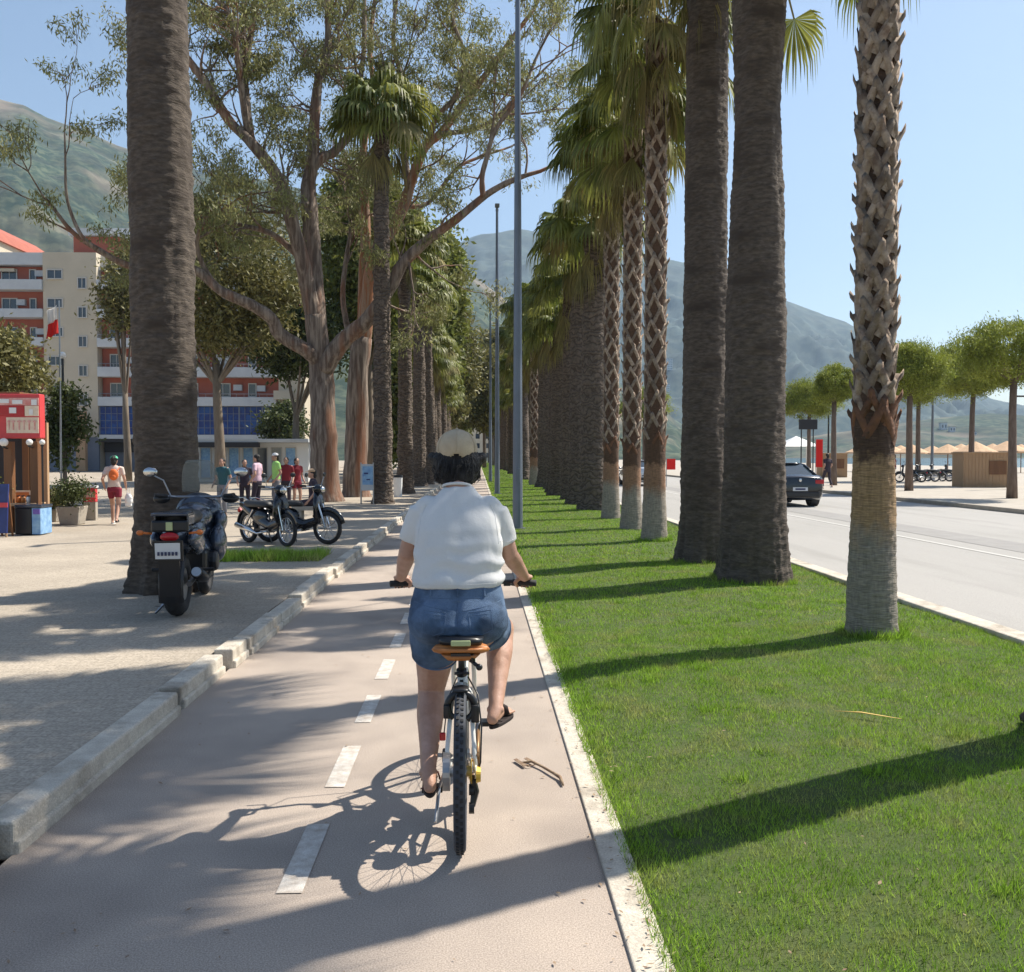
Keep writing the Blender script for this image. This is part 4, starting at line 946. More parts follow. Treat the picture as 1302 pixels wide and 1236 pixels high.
# scattered litter of dry leaves
def litter():
    n=700; x=np.concatenate([rng.normal(.56,.05,260),rng.uniform(-1.9,.5,160),rng.uniform(-6,-2.2,140),rng.uniform(.7,4.6,140)]); y=2.6+rng.random(n)**1.6*16; z=np.where(x<-1.96,.135,np.where(x>.66,.062,np.where(x>.5,.022,.006)))+.002
    C=np.stack([x,y,z],1); g=rng; a=g.uniform(0,6.28,n); L=g.uniform(.012,.035,n); Wd=L*g.uniform(.3,.5,n)
    d=np.stack([np.cos(a),np.sin(a),g.uniform(-.05,.25,n)],1); w=np.stack([-np.sin(a),np.cos(a),g.uniform(-.1,.1,n)],1)
    V=np.empty((n,4,3)); V[:,0]=C; V[:,1]=C+d*L[:,None]*.5+w*Wd[:,None]*.5; V[:,2]=C+d*L[:,None]; V[:,3]=C+d*L[:,None]*.5-w*Wd[:,None]*.5
    V[...,2]=np.maximum(V[...,2],C[:,None,2])
    o=npmesh('fallen_leaves',V.reshape(-1,3),np.arange(n*4).reshape(-1,4),['bird_dry']); o['kind']='stuff'; o['label']='small dry leaves scattered along the path edging'; o['category']='leaves'
litter()

print('SEC',round(time.time()-_T0,1),'vehicles')
# ------------------------------------------------------------ vehicles
def car(x,y,z,paint,label,L=4.5,Wd=1.76,rz=0,H=1.46):
    t=thing('parked_car' if False else 'car',label,'car',(x,y,z),rz)
    hw=Wd/2
    # side profile heading +y; rear at y=-L/2 ; sections along y: (y, zbot, zbelt, ztop, halfwidth belt, halfwidth top)
    # lower body loft
    secs=[(-2.25,.42,.62,.60),(-2.22,.30,.98,.74),(-2.05,.24,1.05,.82),(-1.6,.22,1.06,.87),(-.6,.2,.98,.88),(.6,.2,.95,.88),(1.4,.22,.88,.86),(1.95,.26,.76,.80),(2.2,.36,.62,.66)]
    V=[];Fc=[]; n=12
    for (yy,zb,zt,w) in secs:
        pr=[(-w*.9,zb),(-w,zb+.12),(-w*1.02,zb+(zt-zb)*.5),(-w*.98,zt-.06),(-w*.86,zt),(0,zt+.025),(w*.86,zt),(w*.98,zt-.06),(w*1.02,zb+(zt-zb)*.5),(w,zb+.12),(w*.9,zb),(0,zb-.02)]
        V+=[(a,yy,b) for a,b in pr]
    for i in range(len(secs)-1):
        for k in range(n): Fc.append((i*n+k,i*n+(k+1)%n,(i+1)*n+(k+1)%n,(i+1)*n+k))
    Fc+= [tuple(range(n)),tuple((len(secs)-1)*n+k for k in range(n))]
    mb=MB(); mb.add(V,Fc); mb.build('body',paint,t,smooth=True,bevel=.01)
    cab=[(-1.55,1.03,1.05,.80,.78),(-.85,1.02,1.42,.82,.60),(-.3,1.0,H,.83,.60),(.35,.98,H-.03,.83,.61),(1.15,.92,.95,.82,.76)]
    V=[];Fc=[];n=6
    for (yy,zb,zt,w,wt) in cab: V+=[(-w,yy,zb),(-wt,yy,zt-.04),(-wt*.8,yy,zt),(wt*.8,yy,zt),(wt,yy,zt-.04),(w,yy,zb)]
    for i in range(len(cab)-1):
        for k in range(n): Fc.append((i*n+k,i*n+(k+1)%n,(i+1)*n+(k+1)%n,(i+1)*n+k))
    mb=MB(); mb.add(V,Fc); mb.build('cabin_glass','glass',t,smooth=False)
    mb=MB(); mb.loft([(0,-.27,H-.015,.56,.66),(0,-.27,H+.012,.50,.6)],20,4); mb.build('roof',paint,t,smooth=True)
    for s in (-1,1):
        mb=MB(); mb.tube([(s*.79,-1.52,1.05),(s*.61,-.88,1.39),(s*.6,-.3,H-.02),(s*.61,.35,H-.05),(s*.79,1.12,.95)],.035,6); mb.build('pillar',paint,t,smooth=True)
        mb=MB(); mb.box((s*.66,-2.2,.84),(.30,.08,.14)); mb.build('tail_light','red_plastic',t,bevel=.02)
        mb=MB(); mb.box((s*.62,2.12,.66),(.28,.12,.12)); mb.build('headlight','white_plain',t,bevel=.03)
        mb=MB(); mb.ell((s*.96,.75,1.0),(.10,.06,.07)); mb.build('mirror',paint,t,smooth=True)
        for yy in (-1.35,1.35):
            mb=MB(); mb.torus((s*.76,yy,.31),.23,.085,24,8,'X',1.2); w=mb.build('wheel','black_rubber',t,smooth=True); MB().tube([(s*.72,yy,.31),(s*.83,yy,.31)],.19,14).build('rim','steel',w)
            MB().tube([(s*.60,yy,.34),(s*.875,yy,.34)],.35,20).build('wheel_arch','dark_gap',t)
    MB().box((0,-2.255,.60),(.50,.02,.12)).build('plate','plate',t); MB().box((0,-2.268,.60),(.34,.008,.06)).build('plate_text','plate_text',t)
    MB().box((0,-2.245,.42),(1.3,.06,.16)).build('bumper','black_plastic',t,bevel=.03); MB().ell((0,-2.25,.9),(.05,.015,.06)).build('badge','chrome',t)
    return t
car(10.75,33.3,-.02,'black_paint','black saloon car driving away, seen from behind between the two palms')
car(9.4,55,-.02,'car_silver','silver car farther down the road, glimpsed between the slender palm trunks')
def wheel(parent,name,c,Rr,r,tyre='black_rubber',rim='steel',spk=12,rimw=.012,smooth=True,sq=1.0,n=48):
    mb=MB(); mb.torus(c,Rr-r,r,n,10,'X',sq); w=mb.build(name,tyre,parent,smooth=True)
    m=MB(); m.torus(c,Rr-2*r-rimw*.4,rimw,n,6,'X',1.3); m.build('rim',rim,w,smooth=True)
    m=MB(); c=Vector(c)
    for i in range(spk):
        a=2*math.pi*i/spk; s=.025 if i%2 else -.025
        m.tube([c+Vector((s,.015*math.cos(a),.015*math.sin(a))),c+Vector((0,(Rr-2*r)*math.cos(a+.12),(Rr-2*r)*math.sin(a+.12)))],.0014 if spk>16 else .007,4)
    m.build('spokes','steel',w)
    m=MB(); m.tube([c-Vector((.05,0,0)),c+Vector((.05,0,0))],.022,12); m.build('hub','steel',w)
    return w
def moped(loc,rz,label,body='black_paint',seed=0,shield='black_paint'):
    t=thing('moped',label,'moped',loc,rz,group='mopeds parked behind the tree pit')
    wheel(t,'wheel',(0,-.60,.29),.29,.042,rim='chrome',spk=12); wheel(t,'wheel',(0,.62,.29),.29,.036,rim='chrome',spk=12)
    mb=MB(); mb.torus((0,.62,.29),.32,.03,20,6,'X',1.3); 
    f=MB(); pts=[(0,.62+.325*math.cos(R(a)),.29+.325*math.sin(R(a))) for a in range(15,150,12)]; f.tube(pts,.05,8,flat=(1,.3)); f.build('front_fender',body,t,smooth=True)
    f=MB(); pts=[(0,-.60+.33*math.cos(R(a)),.29+.33*math.sin(R(a))) for a in range(40,190,12)]; f.tube(pts,.055,8,flat=(1,.3)); f.build('rear_fender',body,t,smooth=True)
    for s in (-.07,.07): MB().tube([(s,.62,.29),(s,.47,.72)],.02,8).build('fork','chrome',t)
    MB().tube([(0,.49,.66),(0,.40,.98)],.035,8).build('steering_head',body,t)
    mb=MB(); mb.loft([(0,.43,.36,.06,.03),(0,.45,.55,.17,.04),(0,.44,.75,.15,.05),(0,.42,.93,.08,.05)],16,3); mb.build('leg_shield',shield,t,smooth=True)
    mb=MB(); mb.ell((0,.44,.98),(.12,.10,.09)); mb.build('headset',body,t,smooth=True); MB().ell((0,.53,.97),(.07,.03,.06)).build('headlight','chrome',t,smooth=True)
    MB().tube([(-.33,.30,1.04),(-.18,.38,1.02),(.18,.38,1.02),(.33,.30,1.04)],.014,8).build('handlebar','chrome',t)
    for s in (-1,1):
        MB().tube([(s*.25,.34,1.035),(s*.35,.29,1.045)],.02,8).build('grip','black_rubber',t)
        MB().tube([(s*.22,.36,1.04),(s*.28,.38,1.2)],.006,6).build('mirror_stalk','chrome',t); MB().ell((s*.29,.38,1.23),(.055,.012,.04)).build('mirror','black_plastic',t,smooth=True)
    b=MB(); limb(b,[(0,.42,.42),(0,.15,.33),(0,-.15,.42),(0,-.6,.64),(0,-.82,.68)],[.07,.10,.11,.11,.06]); b.ell((0,-.2,.5),(.12,.25,.14)); blob('body',b,body,t,.015,3)
    b=MB(); b.loft([(0,-.28,.66,.12,.38),(0,-.28,.70,.13,.40),(0,-.3,.755,.11,.37),(0,-.3,.77,.07,.3)],20,2.6); b.build('seat','seat_vinyl',t,smooth=True)
    b=MB(); b.box((0,.02,.30),(.16,.26,.16)); b.tube([(0,.05,.28),(0,.25,.30)],[.07,.06],10); b.build('engine','steel',t,bevel=.02)
    b=MB(); b.tube([(.1,.15,.25),(.14,-.1,.2),(.15,-.3,.25),(.16,-.75,.33)],[.018,.02,.045,.05],10); b.build('exhaust','chrome',t,smooth=True)
    b=MB(); b.tube([(0,-.88,.60),(0,-.92,.56)],.04,8); b.build('tail_light','red_plastic',t)
    b=MB(); b.tube([(-.1,-.72,.74),(-.1,-.95,.80),(.1,-.95,.80),(.1,-.72,.74)],.009,6); b.build('rack','chrome',t)
    b=MB(); b.tube([(-.08,-.1,.25),(-.2,-.16,.0)],.012,6); b.build('kickstand','steel',t)
    for s in (-.12,.12):
        b=MB(); b.tube([(s,-.25,.62),(s,-.55,.29)],.02,8); b.build('shock','chrome',t)
    b=MB(); b.box((.13 if s>0 else .1,0.05,.28),(.30,.05,.03)); b.build('footrest','black_rubber',t)
    return t
q0=at(318,690); q1=at(388,696)
moped(((q0.x+q1.x)/2-.18,(q0.y+q1.y)/2+.05,.12),math.atan2(-(q1.x-q0.x),(q1.y-q0.y))-.12,'black moped parked side-on behind the grassy tree pit, front wheel turned to the lane')
moped((-3.22,17.0,.12),math.atan2(-1.,-.42),'dark moped with a tall leg shield and thin front wheel, parked behind the side-on one')
def touring(loc,rz):
    t=thing('motorcycle','big black touring motorcycle with a clear windscreen parked before the front palm','motorcycle',loc,rz)
    mb=MB(); mb.torus((0,0,.31),.215,.095,40,12,'X',1.0); w=mb.build('wheel','black_rubber',t,smooth=True); MB().tube([(-.07,0,.31),(.07,0,.31)],.16,20).build('rim','steel',w)
    wheel(t,'wheel',(0,1.50,.31),.31,.055,rim='black_plastic',spk=10,rimw=.02)
    mb=MB(); mb.tube([(0,.30*math.cos(R(a)),.31+.345*math.sin(R(a))) for a in range(60,205,12)],.115,10,flat=(1,.22)); mb.box((0,-.33,.42),(.19,.03,.36),Euler((.15,0,0))); mb.build('rear_fender','black_plastic',t,smooth=False)
    b=MB(); b.ell((0,.10,.80),(.16,.38,.13)); b.ell((0,.05,.72),(.19,.25,.12)); b.ell((0,.60,.80),(.17,.28,.16)); b.ell((0,.85,.92),(.20,.26,.16)); b.ell((0,1.15,.95),(.25,.18,.22)); b.ell((0,1.15,.70),(.23,.24,.22)); b.ell((0,.9,.55),(.2,.3,.2)); blob('body',b,'bike_blue',t,.015,14,.6)
    for s in (-1,1):
        b=MB(); b.ell((s*.17,.02,.76),(.07,.26,.11)); b.ell((s*.18,.12,.70),(.06,.2,.12)); blob('side_panel','' and None or b,'bike_blue',t,.015,3) if False else blob('side_panel',b,'bike_blue',t,.015,12,.6)
        b=MB(); b.ell((s*.22,1.0,.62),(.10,.2,.2)); b.ell((s*.24,1.1,.86),(.07,.14,.12)); blob('fairing',b,'bike_blue',t,.015,12,.6)
    b=MB(); b.loft([(0,.28,.90,.15,.42),(0,.28,.95,.17,.44),(0,.25,1.0,.14,.42),(0,.22,1.02,.1,.3)],20,2.8); b.build('seat','seat_vinyl',t,smooth=True)
    b=MB(); b.box((0,-.18,1.01),(.34,.30,.03)); b.box((-.15,-.1,.95),(.02,.3,.1)); b.box((.15,-.1,.95),(.02,.3,.1)); b.build('rack','bike_blue',t,bevel=.012)
    b=MB(); b.box((0,-.30,.90),(.34,.06,.11)); b.build('tail_panel','black_plastic',t,bevel=.02); MB().box((0,-.34,.90),(.06,.02,.08)).build('reflector','pale_green',t,bevel=.005)
    b=MB(); b.ell((0,-.335,.80),(.085,.03,.045)); b.build('tail_light','red_plastic',t,smooth=True)
    MB().box((0,-.40,.675),(.27,.02,.19),Euler((.12,0,0))).build('plate_holder','black_plastic',t); MB().box((0,-.418,.675),(.225,.008,.15),Euler((.12,0,0))).build('plate','plate',t)
    b=MB()
    for z0,n in ((.705,4),(.65,6)):
        for i in range(n): b.box(((i-(n-1)/2)*.032,-.426+(.675-z0)*-.1,z0),(.020,.004,.034),Euler((.12,0,0)))
    b.build('plate_text','plate_text',t)
    b=MB()
    for s in (-1,1): b.tube([(s*.17,-.28,.83),(s*.25,-.31,.84)],.012,6); b.ell((s*.27,-.31,.84),(.035,.025,.025))
    b.build('indicators','orange_plastic',t,smooth=True)
    b=MB(); b.tube([(.16,.8,.35),(.18,.5,.30),(.19,.3,.34),(.21,-.15,.44)],[.03,.035,.055,.058],14); b.build('exhaust','black_plastic',t,smooth=True); MB().tube([(.209,-.14,.439),(.213,-.19,.452)],[.05,.045],14).build('exhaust_tip','steel',t)
    b=MB(); b.box((0,.75,.42),(.36,.42,.34)); b.tube([(-.26,.8,.45),(.26,.8,.45)],.11,14); b.build('engine','black_plastic',t,bevel=.04)
    for s in (-.09,.09): MB().tube([(s,1.5,.31),(s,1.28,.95)],.03,10).build('fork','steel',t)
    mb=MB(); mb.tube([(0,1.5+.345*math.cos(R(a)),.31+.345*math.sin(R(a))) for a in range(20,170,12)],.08,10,flat=(1,.25)); mb.build('front_fender','bike_blue',t,smooth=True)
    MB().tube([(-.40,.92,1.14),(-.22,1.06,1.12),(.22,1.06,1.12),(.40,.92,1.14)],.014,8).build('handlebar','steel',t)
    for s in (-1,1):
        MB().tube([(s*.30,1.0,1.13),(s*.41,.91,1.145)],.022,10).build('grip','black_rubber',t)
        MB().tube([(s*.26,1.0,1.13),(s*.34,1.02,1.30),(s*.45,1.0,1.36)],.008,6).build('mirror_stalk','steel',t); b=MB(); b.ell((s*.47,1.0,1.39),(.075,.02,.05)); b.build('mirror','chrome',t,smooth=True)
        b=MB(); b.ell((s*.36,1.02,1.10),(.09,.05,.05)); b.build('hand_guard','black_plastic',t,smooth=True)
    V=[];nx,nz=9,8
    for j in range(nz):
        for i in range(nx):
            a=(i/(nx-1)-.5)*1.5; s=j/(nz-1); w=.20-.07*s**3; V.append((math.sin(a)*w/.68,1.22+.12*math.cos(a)-.14*s,1.16+.36*s-(.03*abs(a)**3 if j==nz-1 else 0)))
    i=(np.arange(nz-1)[:,None]*nx+np.arange(nx-1)[None,:]).ravel(); o=npmesh('windscreen',V,np.stack([i,i+1,i+nx+1,i+nx],1),['screen_glass'],None,t,smooth=True); m=o.modifiers.new('s','SOLIDIFY'); m.thickness=.004
    b=MB(); b.tube([(-.1,.6,.3),(-.27,.52,.0)],.014,8); b.box((-.28,.52,.008),(.09,.05,.014)); b.build('kickstand','steel',t)
    b=MB(); b.tube([(-.06,.45,.22),(-.22,.05,.02)],.012,6); b.build('side_stand_spring','steel',t)
    for s in (-1,1): MB().tube([(s*.15,.28,.42),(s*.30,.28,.42)],.018,8).build('footpeg','black_rubber',t)
    for s in (-1,1): MB().tube([(s*.11,.0,.31),(s*.11,.55,.38)],.028,8).build('swingarm','steel',t)
    return t
touring((-2.93,9.3,.12),R(6))
print('SEC',round(time.time()-_T0,1),'bicycle')
# ------------------------------------------------------------ bicycle
WX=-.073; Y0=4.0
def bicycle():
    t=thing('bicycle','white bicycle with a tan saddle ridden down the bike lane','bicycle',(WX,Y0,0)); r=.333
    # local coordinates: rear axle (0,0,r)
    wheel(t,'wheel',(0,0,r),r,.0255,tyre='tyre_side',rim='black_plastic',spk=32,rimw=.011,n=72)
    mb=MB(); 
    for i in range(64):
        a=2*math.pi*i/64
        for s in (-1,1): mb.box((s*.009,(r-.0015)*math.cos(a+.02*s),r+(r-.0015)*math.sin(a+.02*s)),(.012,.014,.006),Euler((a-math.pi/2,0,0)))
    mb.build('tread','black_rubber',t)
    wheel(t,'wheel',(0,1.07,r),r,.0255,tyre='black_rubber',rim='black_plastic',spk=32,rimw=.011,n=64)
    BB=Vector((0,.43,.27)); ST=Vector((0,.255,.70)); HT=Vector((0,.885,.86)); HB=Vector((0,.93,.68))
    f=MB(); f.tube([BB,ST],.019,12); f.tube([ST-Vector((0,0,.09)),HT+Vector((0,-.005,-.03))],.019,12); f.tube([BB,HB],.027,12); f.tube([HT+Vector((0,-.012,.02)),HB+Vector((0,.008,-.02))],.024,12)
    f.tube([BB-Vector((.035,0,0)),BB+Vector((.035,0,0))],.026,14)
    for s in (-1,1):
        f.tube([(s*.016,.262,.645),(s*.040,.20,.62),(s*.058,.06,.42),(s*.064,0,r)],[.011,.011,.010,.010],10)
        f.tube([(s*.03,.41,.27),(s*.05,.3,.275),(s*.064,0,r)],[.013,.012,.010],10)
        f.box((s*.064,0,r),(.008,.05,.05))
    f.tube([(-.045,.20,.618),(.045,.20,.618)],.010,8)
    f.build('frame','white_paint',t,smooth=True)
    f=MB(); 
    for s in (-1,1): f.tube([(s*.05,.95,.70),(s*.055,1.02,.5),(s*.055,1.07,r)],[.015,.013,.010],10)
    f.tube([(-.05,.95,.70),(.05,.95,.70)],.018,10); f.build('fork','white_paint',t,smooth=True)
    MB().tube([ST-Vector((0,-.01,.04)),(0,.225,.795)],.0145,12).build('seat_post','black_plastic',t,smooth=True)
    f=MB(); f.tube([ST+Vector((0,.004,-.012)),ST+Vector((0,-.004,.014))],.024,14); f.tube([ST+Vector((-.032,-.02,0)),ST+Vector((.036,-.02,0))],.007,8); f.build('seat_clamp','black_plastic',t,smooth=True)
    # saddle: wide rear
    f=MB(); lv=[(.075,.115,.842,.018),(.10,.128,.838,.026),(.15,.12,.835,.028),(.22,.07,.833,.026),(.30,.035,.832,.024),(.38,.02,.826,.018)]
    V=[];Fc=[];n=16
    for (yy,hw,zc,hh) in lv:
        for k in range(n):
            a=2*math.pi*k/n; V.append((hw*math.cos(a),yy,zc+hh*math.copysign(abs(math.sin(a))**.8,math.sin(a))))
    for i in range(len(lv)-1):
        for k in range(n): Fc.append((i*n+k,i*n+(k+1)%n,(i+1)*n+(k+1)%n,(i+1)*n+k))
    Fc+=[tuple(range(n)),tuple((len(lv)-1)*n+k for k in range(n))]
    f.add(V,Fc); sd_=f.build('saddle','leather',t,smooth=True)
    f=MB(); f.tube([(-.112,.074,.842),(-.06,.056,.84),(.06,.056,.84),(.112,.074,.842)],.010,8); f.build('saddle_rim','leather',sd_,smooth=True)
    f=MB(); f.loft([(0,.09,.795,.06,.03),(0,.09,.818,.085,.04)],16,3); f.build('saddle_base','leather',sd_,smooth=True)
    f=MB(); f.box((0,.052,.823),(.085,.012,.012)); f.build('saddle_slot','black_plastic',sd_)
    f=MB(); f.loft([(0,.12,.862,.095,.06),(0,.13,.885,.10,.07)],18,3); f.build('saddle_pad','black_plastic',sd_,smooth=True); MB().box((0,.054,.872),(.085,.012,.024)).build('reflector','pale_green',t,bevel=.004)
    f=MB()
    for s in (-.022,.022): f.tube([(s,.09,.82),(s,.14,.795),(s,.28,.80),(s*.5,.34,.82)],.0035,6)
    f.build('saddle_rails','steel',t)
    # springs right side bracket
    f=MB(); f.tube([(.045,.07,.82),(.05,.075,.79)],.014,10); f.tube([(.045,.085,.79),(.078,.075,.765)],.009,8); f.ell((.08,.07,.765),.015); f.build('saddle_lamp','black_plastic',t,smooth=True)
    # rear mudguard stub + ring lock
    f=MB(); f.tube([(0,r*0+ (r+.022)*math.cos(R(a)),r+(r+.022)*math.sin(R(a))) for a in range(42,100,6)],.034,10,flat=(1,.2)); f.build('mudguard','black_plastic',t,smooth=True)
    f=MB(); pts=[(.052*math.cos(R(a))*1.15,.135,.575+.062*math.sin(R(a))) for a in range(-65,246,15)]; f.tube(pts,.017,8); f.box((.062,.125,.55),(.035,.05,.075)); f.box((-.062,.125,.56),(.03,.045,.06)); f.build('ring_lock','black_plastic',t,smooth=True,bevel=.004)
    MB().box((-.078,.03,.475),(.026,.02,.034)).build('reflector','red_plastic',t,bevel=.005)
    f=MB(); f.tube([(-.075,.0,r),(-.045,.0,r)],.08,24); f.build('brake_disc','steel',t); f=MB(); f.box((-.066,.075,r+.045),(.03,.06,.05)); f.build('brake_caliper','black_plastic',t,bevel=.006)
    # drivetrain on right
    c=[]
    f=MB(); 
    for i,rr in enumerate((.052,.046,.04,.034,.028,.022)): f.tube([(.046-.004*i,0,r),(.0485-.004*i,0,r)],rr,20)
    f.build('cassette','gold',t)
    f=MB(); f.tube([(.05,.02,r-.03),(.062,.035,r-.10),(.05,.02,r-.16)],[.014,.018,.012],8); f.tube([(.035,.03,r-.09),(.058,.03,r-.09)],.024,14); f.tube([(.035,.015,r-.165),(.058,.015,r-.165)],.024,14); f.build('derailleur','black_plastic',t,smooth=False)
    f=MB(); f.torus((.05,.43,.27),.078,.006,36,6,'X',.5); 
    for i in range(5): a=i*1.257; f.tube([(.05,.43,.27),(.05,.43+.075*math.cos(a),.27+.075*math.sin(a))],.006,6)
    f.build('chainring','steel',t)
    f=MB(); f.tube([(.05,0,r+.045),(.05,.43,.27+.08)],.0045,6); f.tube([(.05,.015,r-.185),(.05,.43,.27-.08)],.0045,6); f.build('chain','tan_guard',t)
    f=MB(); f.tube([(.072,.03,r+.05),(.075,.22,r+.08),(.075,.43,.27+.10),(.075,.53,.26),(.074,.43,.18)],[.016,.02,.024,.022,.018],8,flat=(.45,1)); f.build('chain_guard','tan_guard',t,smooth=True)
    f=MB(); f.tube([(.066,.0,r-.015),(.086,.0,r-.015)],[.036,.03],18); f.build('axle_cap','gold',t)
    f=MB(); f.tube([(.03,.25,.68),(.075,.16,.62),(.09,.08,.5),(.085,.03,.36),(.06,.03,.27)],.0038,6); f.tube([(-.02,.25,.68),(-.06,.17,.6),(-.075,.08,.46)],.003,6); f.build('cable','black_plastic',t,smooth=True)
    # cranks and pedals
    CR=Vector((0,.125,.115))
    for s,k in ((1,1),(-1,-1)):
        e=BB+CR*k; f=MB(); f.tube([BB+Vector((s*.065,0,0)),e+Vector((s*.075,0,0))],[.016,.012],10); cr=f.build('crank','steel',t,smooth=True)
        f=MB(); f.box((s*.135,e.y,e.z),(.095,.075,.022)); f.tube([(s*.07,e.y,e.z),(s*.16,e.y,e.z)],.008,8); f.build('pedal','black_plastic',t,bevel=.005)
    f=MB(); f.tube([(-.07,.06,r-.02),(-.10,.18,.20),(-.11,.06,.09)],.008,8); f.build('kickstand','steel',t)
    # handlebar
    HBz=1.03; hy=.82
    f=MB(); f.tube([(0,.875,.87),(0,.862,.93),(0,.855,1.0)],.016,10); f.tube([(0,.855,1.0),(0,.90,1.02)],.017,10); f.build('stem','black_plastic',t,smooth=True)
    f=MB(); f.tube([(-.37,hy-.01,HBz),(-.24,.85,HBz+.003),(-.08,.90,1.02),(.08,.90,1.02),(.24,.85,HBz+.003),(.37,hy-.01,HBz)],.0115,10); f.build('handlebar','black_plastic',t,smooth=True)
    for s in (-1,1):
        f=MB(); f.tube([(s*.255,.845,HBz+.002),(s*.372,hy-.012,HBz)],.0165,12); f.build('grip','black_rubber',t,smooth=True)
        f=MB(); f.tube([(s*.225,.86,HBz-.01),(s*.25,.90,HBz-.02),(s*.34,.885,HBz-.03)],.006,6); f.box((s*.225,.86,HBz-.005),(.035,.03,.03)); f.build('brake_lever','black_plastic',t,bevel=.003)
        f=MB(); f.tube([(s*.22,.87,HBz),(s*.12,1.0,HBz+.03),(s*.03,.98,.85),(0,.96,.72)],.003,6); f.build('cable','black_plastic',t)
    return t
bike=bicycle()

print('SEC',round(time.time()-_T0,1),'people')
# ------------------------------------------------------------ people
def hand(mb,x,y,z,s):
    """hand closed over a handlebar grip at (x,y,z); s=+1 right, -1 left"""
    cap(mb,(x,y-.055,z+.040),(x,y-.005,z+.034),.024,.026); mb.ell((x,y-.018,z+.033),(.042,.040,.018),16,10)
    for i,(o,l) in enumerate(((-.034,.9),(-.0115,1.),(.0115,.97),(.034,.82))):
        o*=-s
        pts=[(x+o,y-.005,z+.033),(x+o,y+.030*l,z+.028),(x+o,y+.036*l,z-.002),(x+o,y+.014,z-.020)]
        limb(mb,pts,[.0095,.0088,.0082,.0072],10)
    limb(mb,[(x-s*.030,y-.035,z+.028),(x-s*.048,y-.022,z+.006),(x-s*.040,y+.004,z-.014)],[.012,.0105,.009],10)
def head(mb,c,fwd=1,k=1.,rot=None):
    """head facing +Y, c = centre of skull"""
    c=Vector(c); M_=rot or Matrix.Identity(3)
    def E(o,r): mb.ell(c+M_@(Vector(o)*k),[q*k for q in r],18,12,rot=M_)
    E((0,0,.01),(.074,.092,.098)); E((0,.035,-.055),(.056,.055,.068)); E((0,.075,-.095),(.025,.02,.02)); E((0,.098,-.03),(.012,.02,.022)); E((0,.088,-.012),(.011,.012,.025))
    E((0,.086,-.063),(.024,.012,.007)); E((0,.086,-.072),(.021,.012,.008))
    for s in (-1,1):
        E((s*.030,.083,.0),(.013,.010,.009)); E((s*.076,-.002,-.018),(.010,.018,.030)); E((s*.04,.06,-.04),(.022,.025,.025)); E((s*.03,.08,.022),(.022,.014,.007))
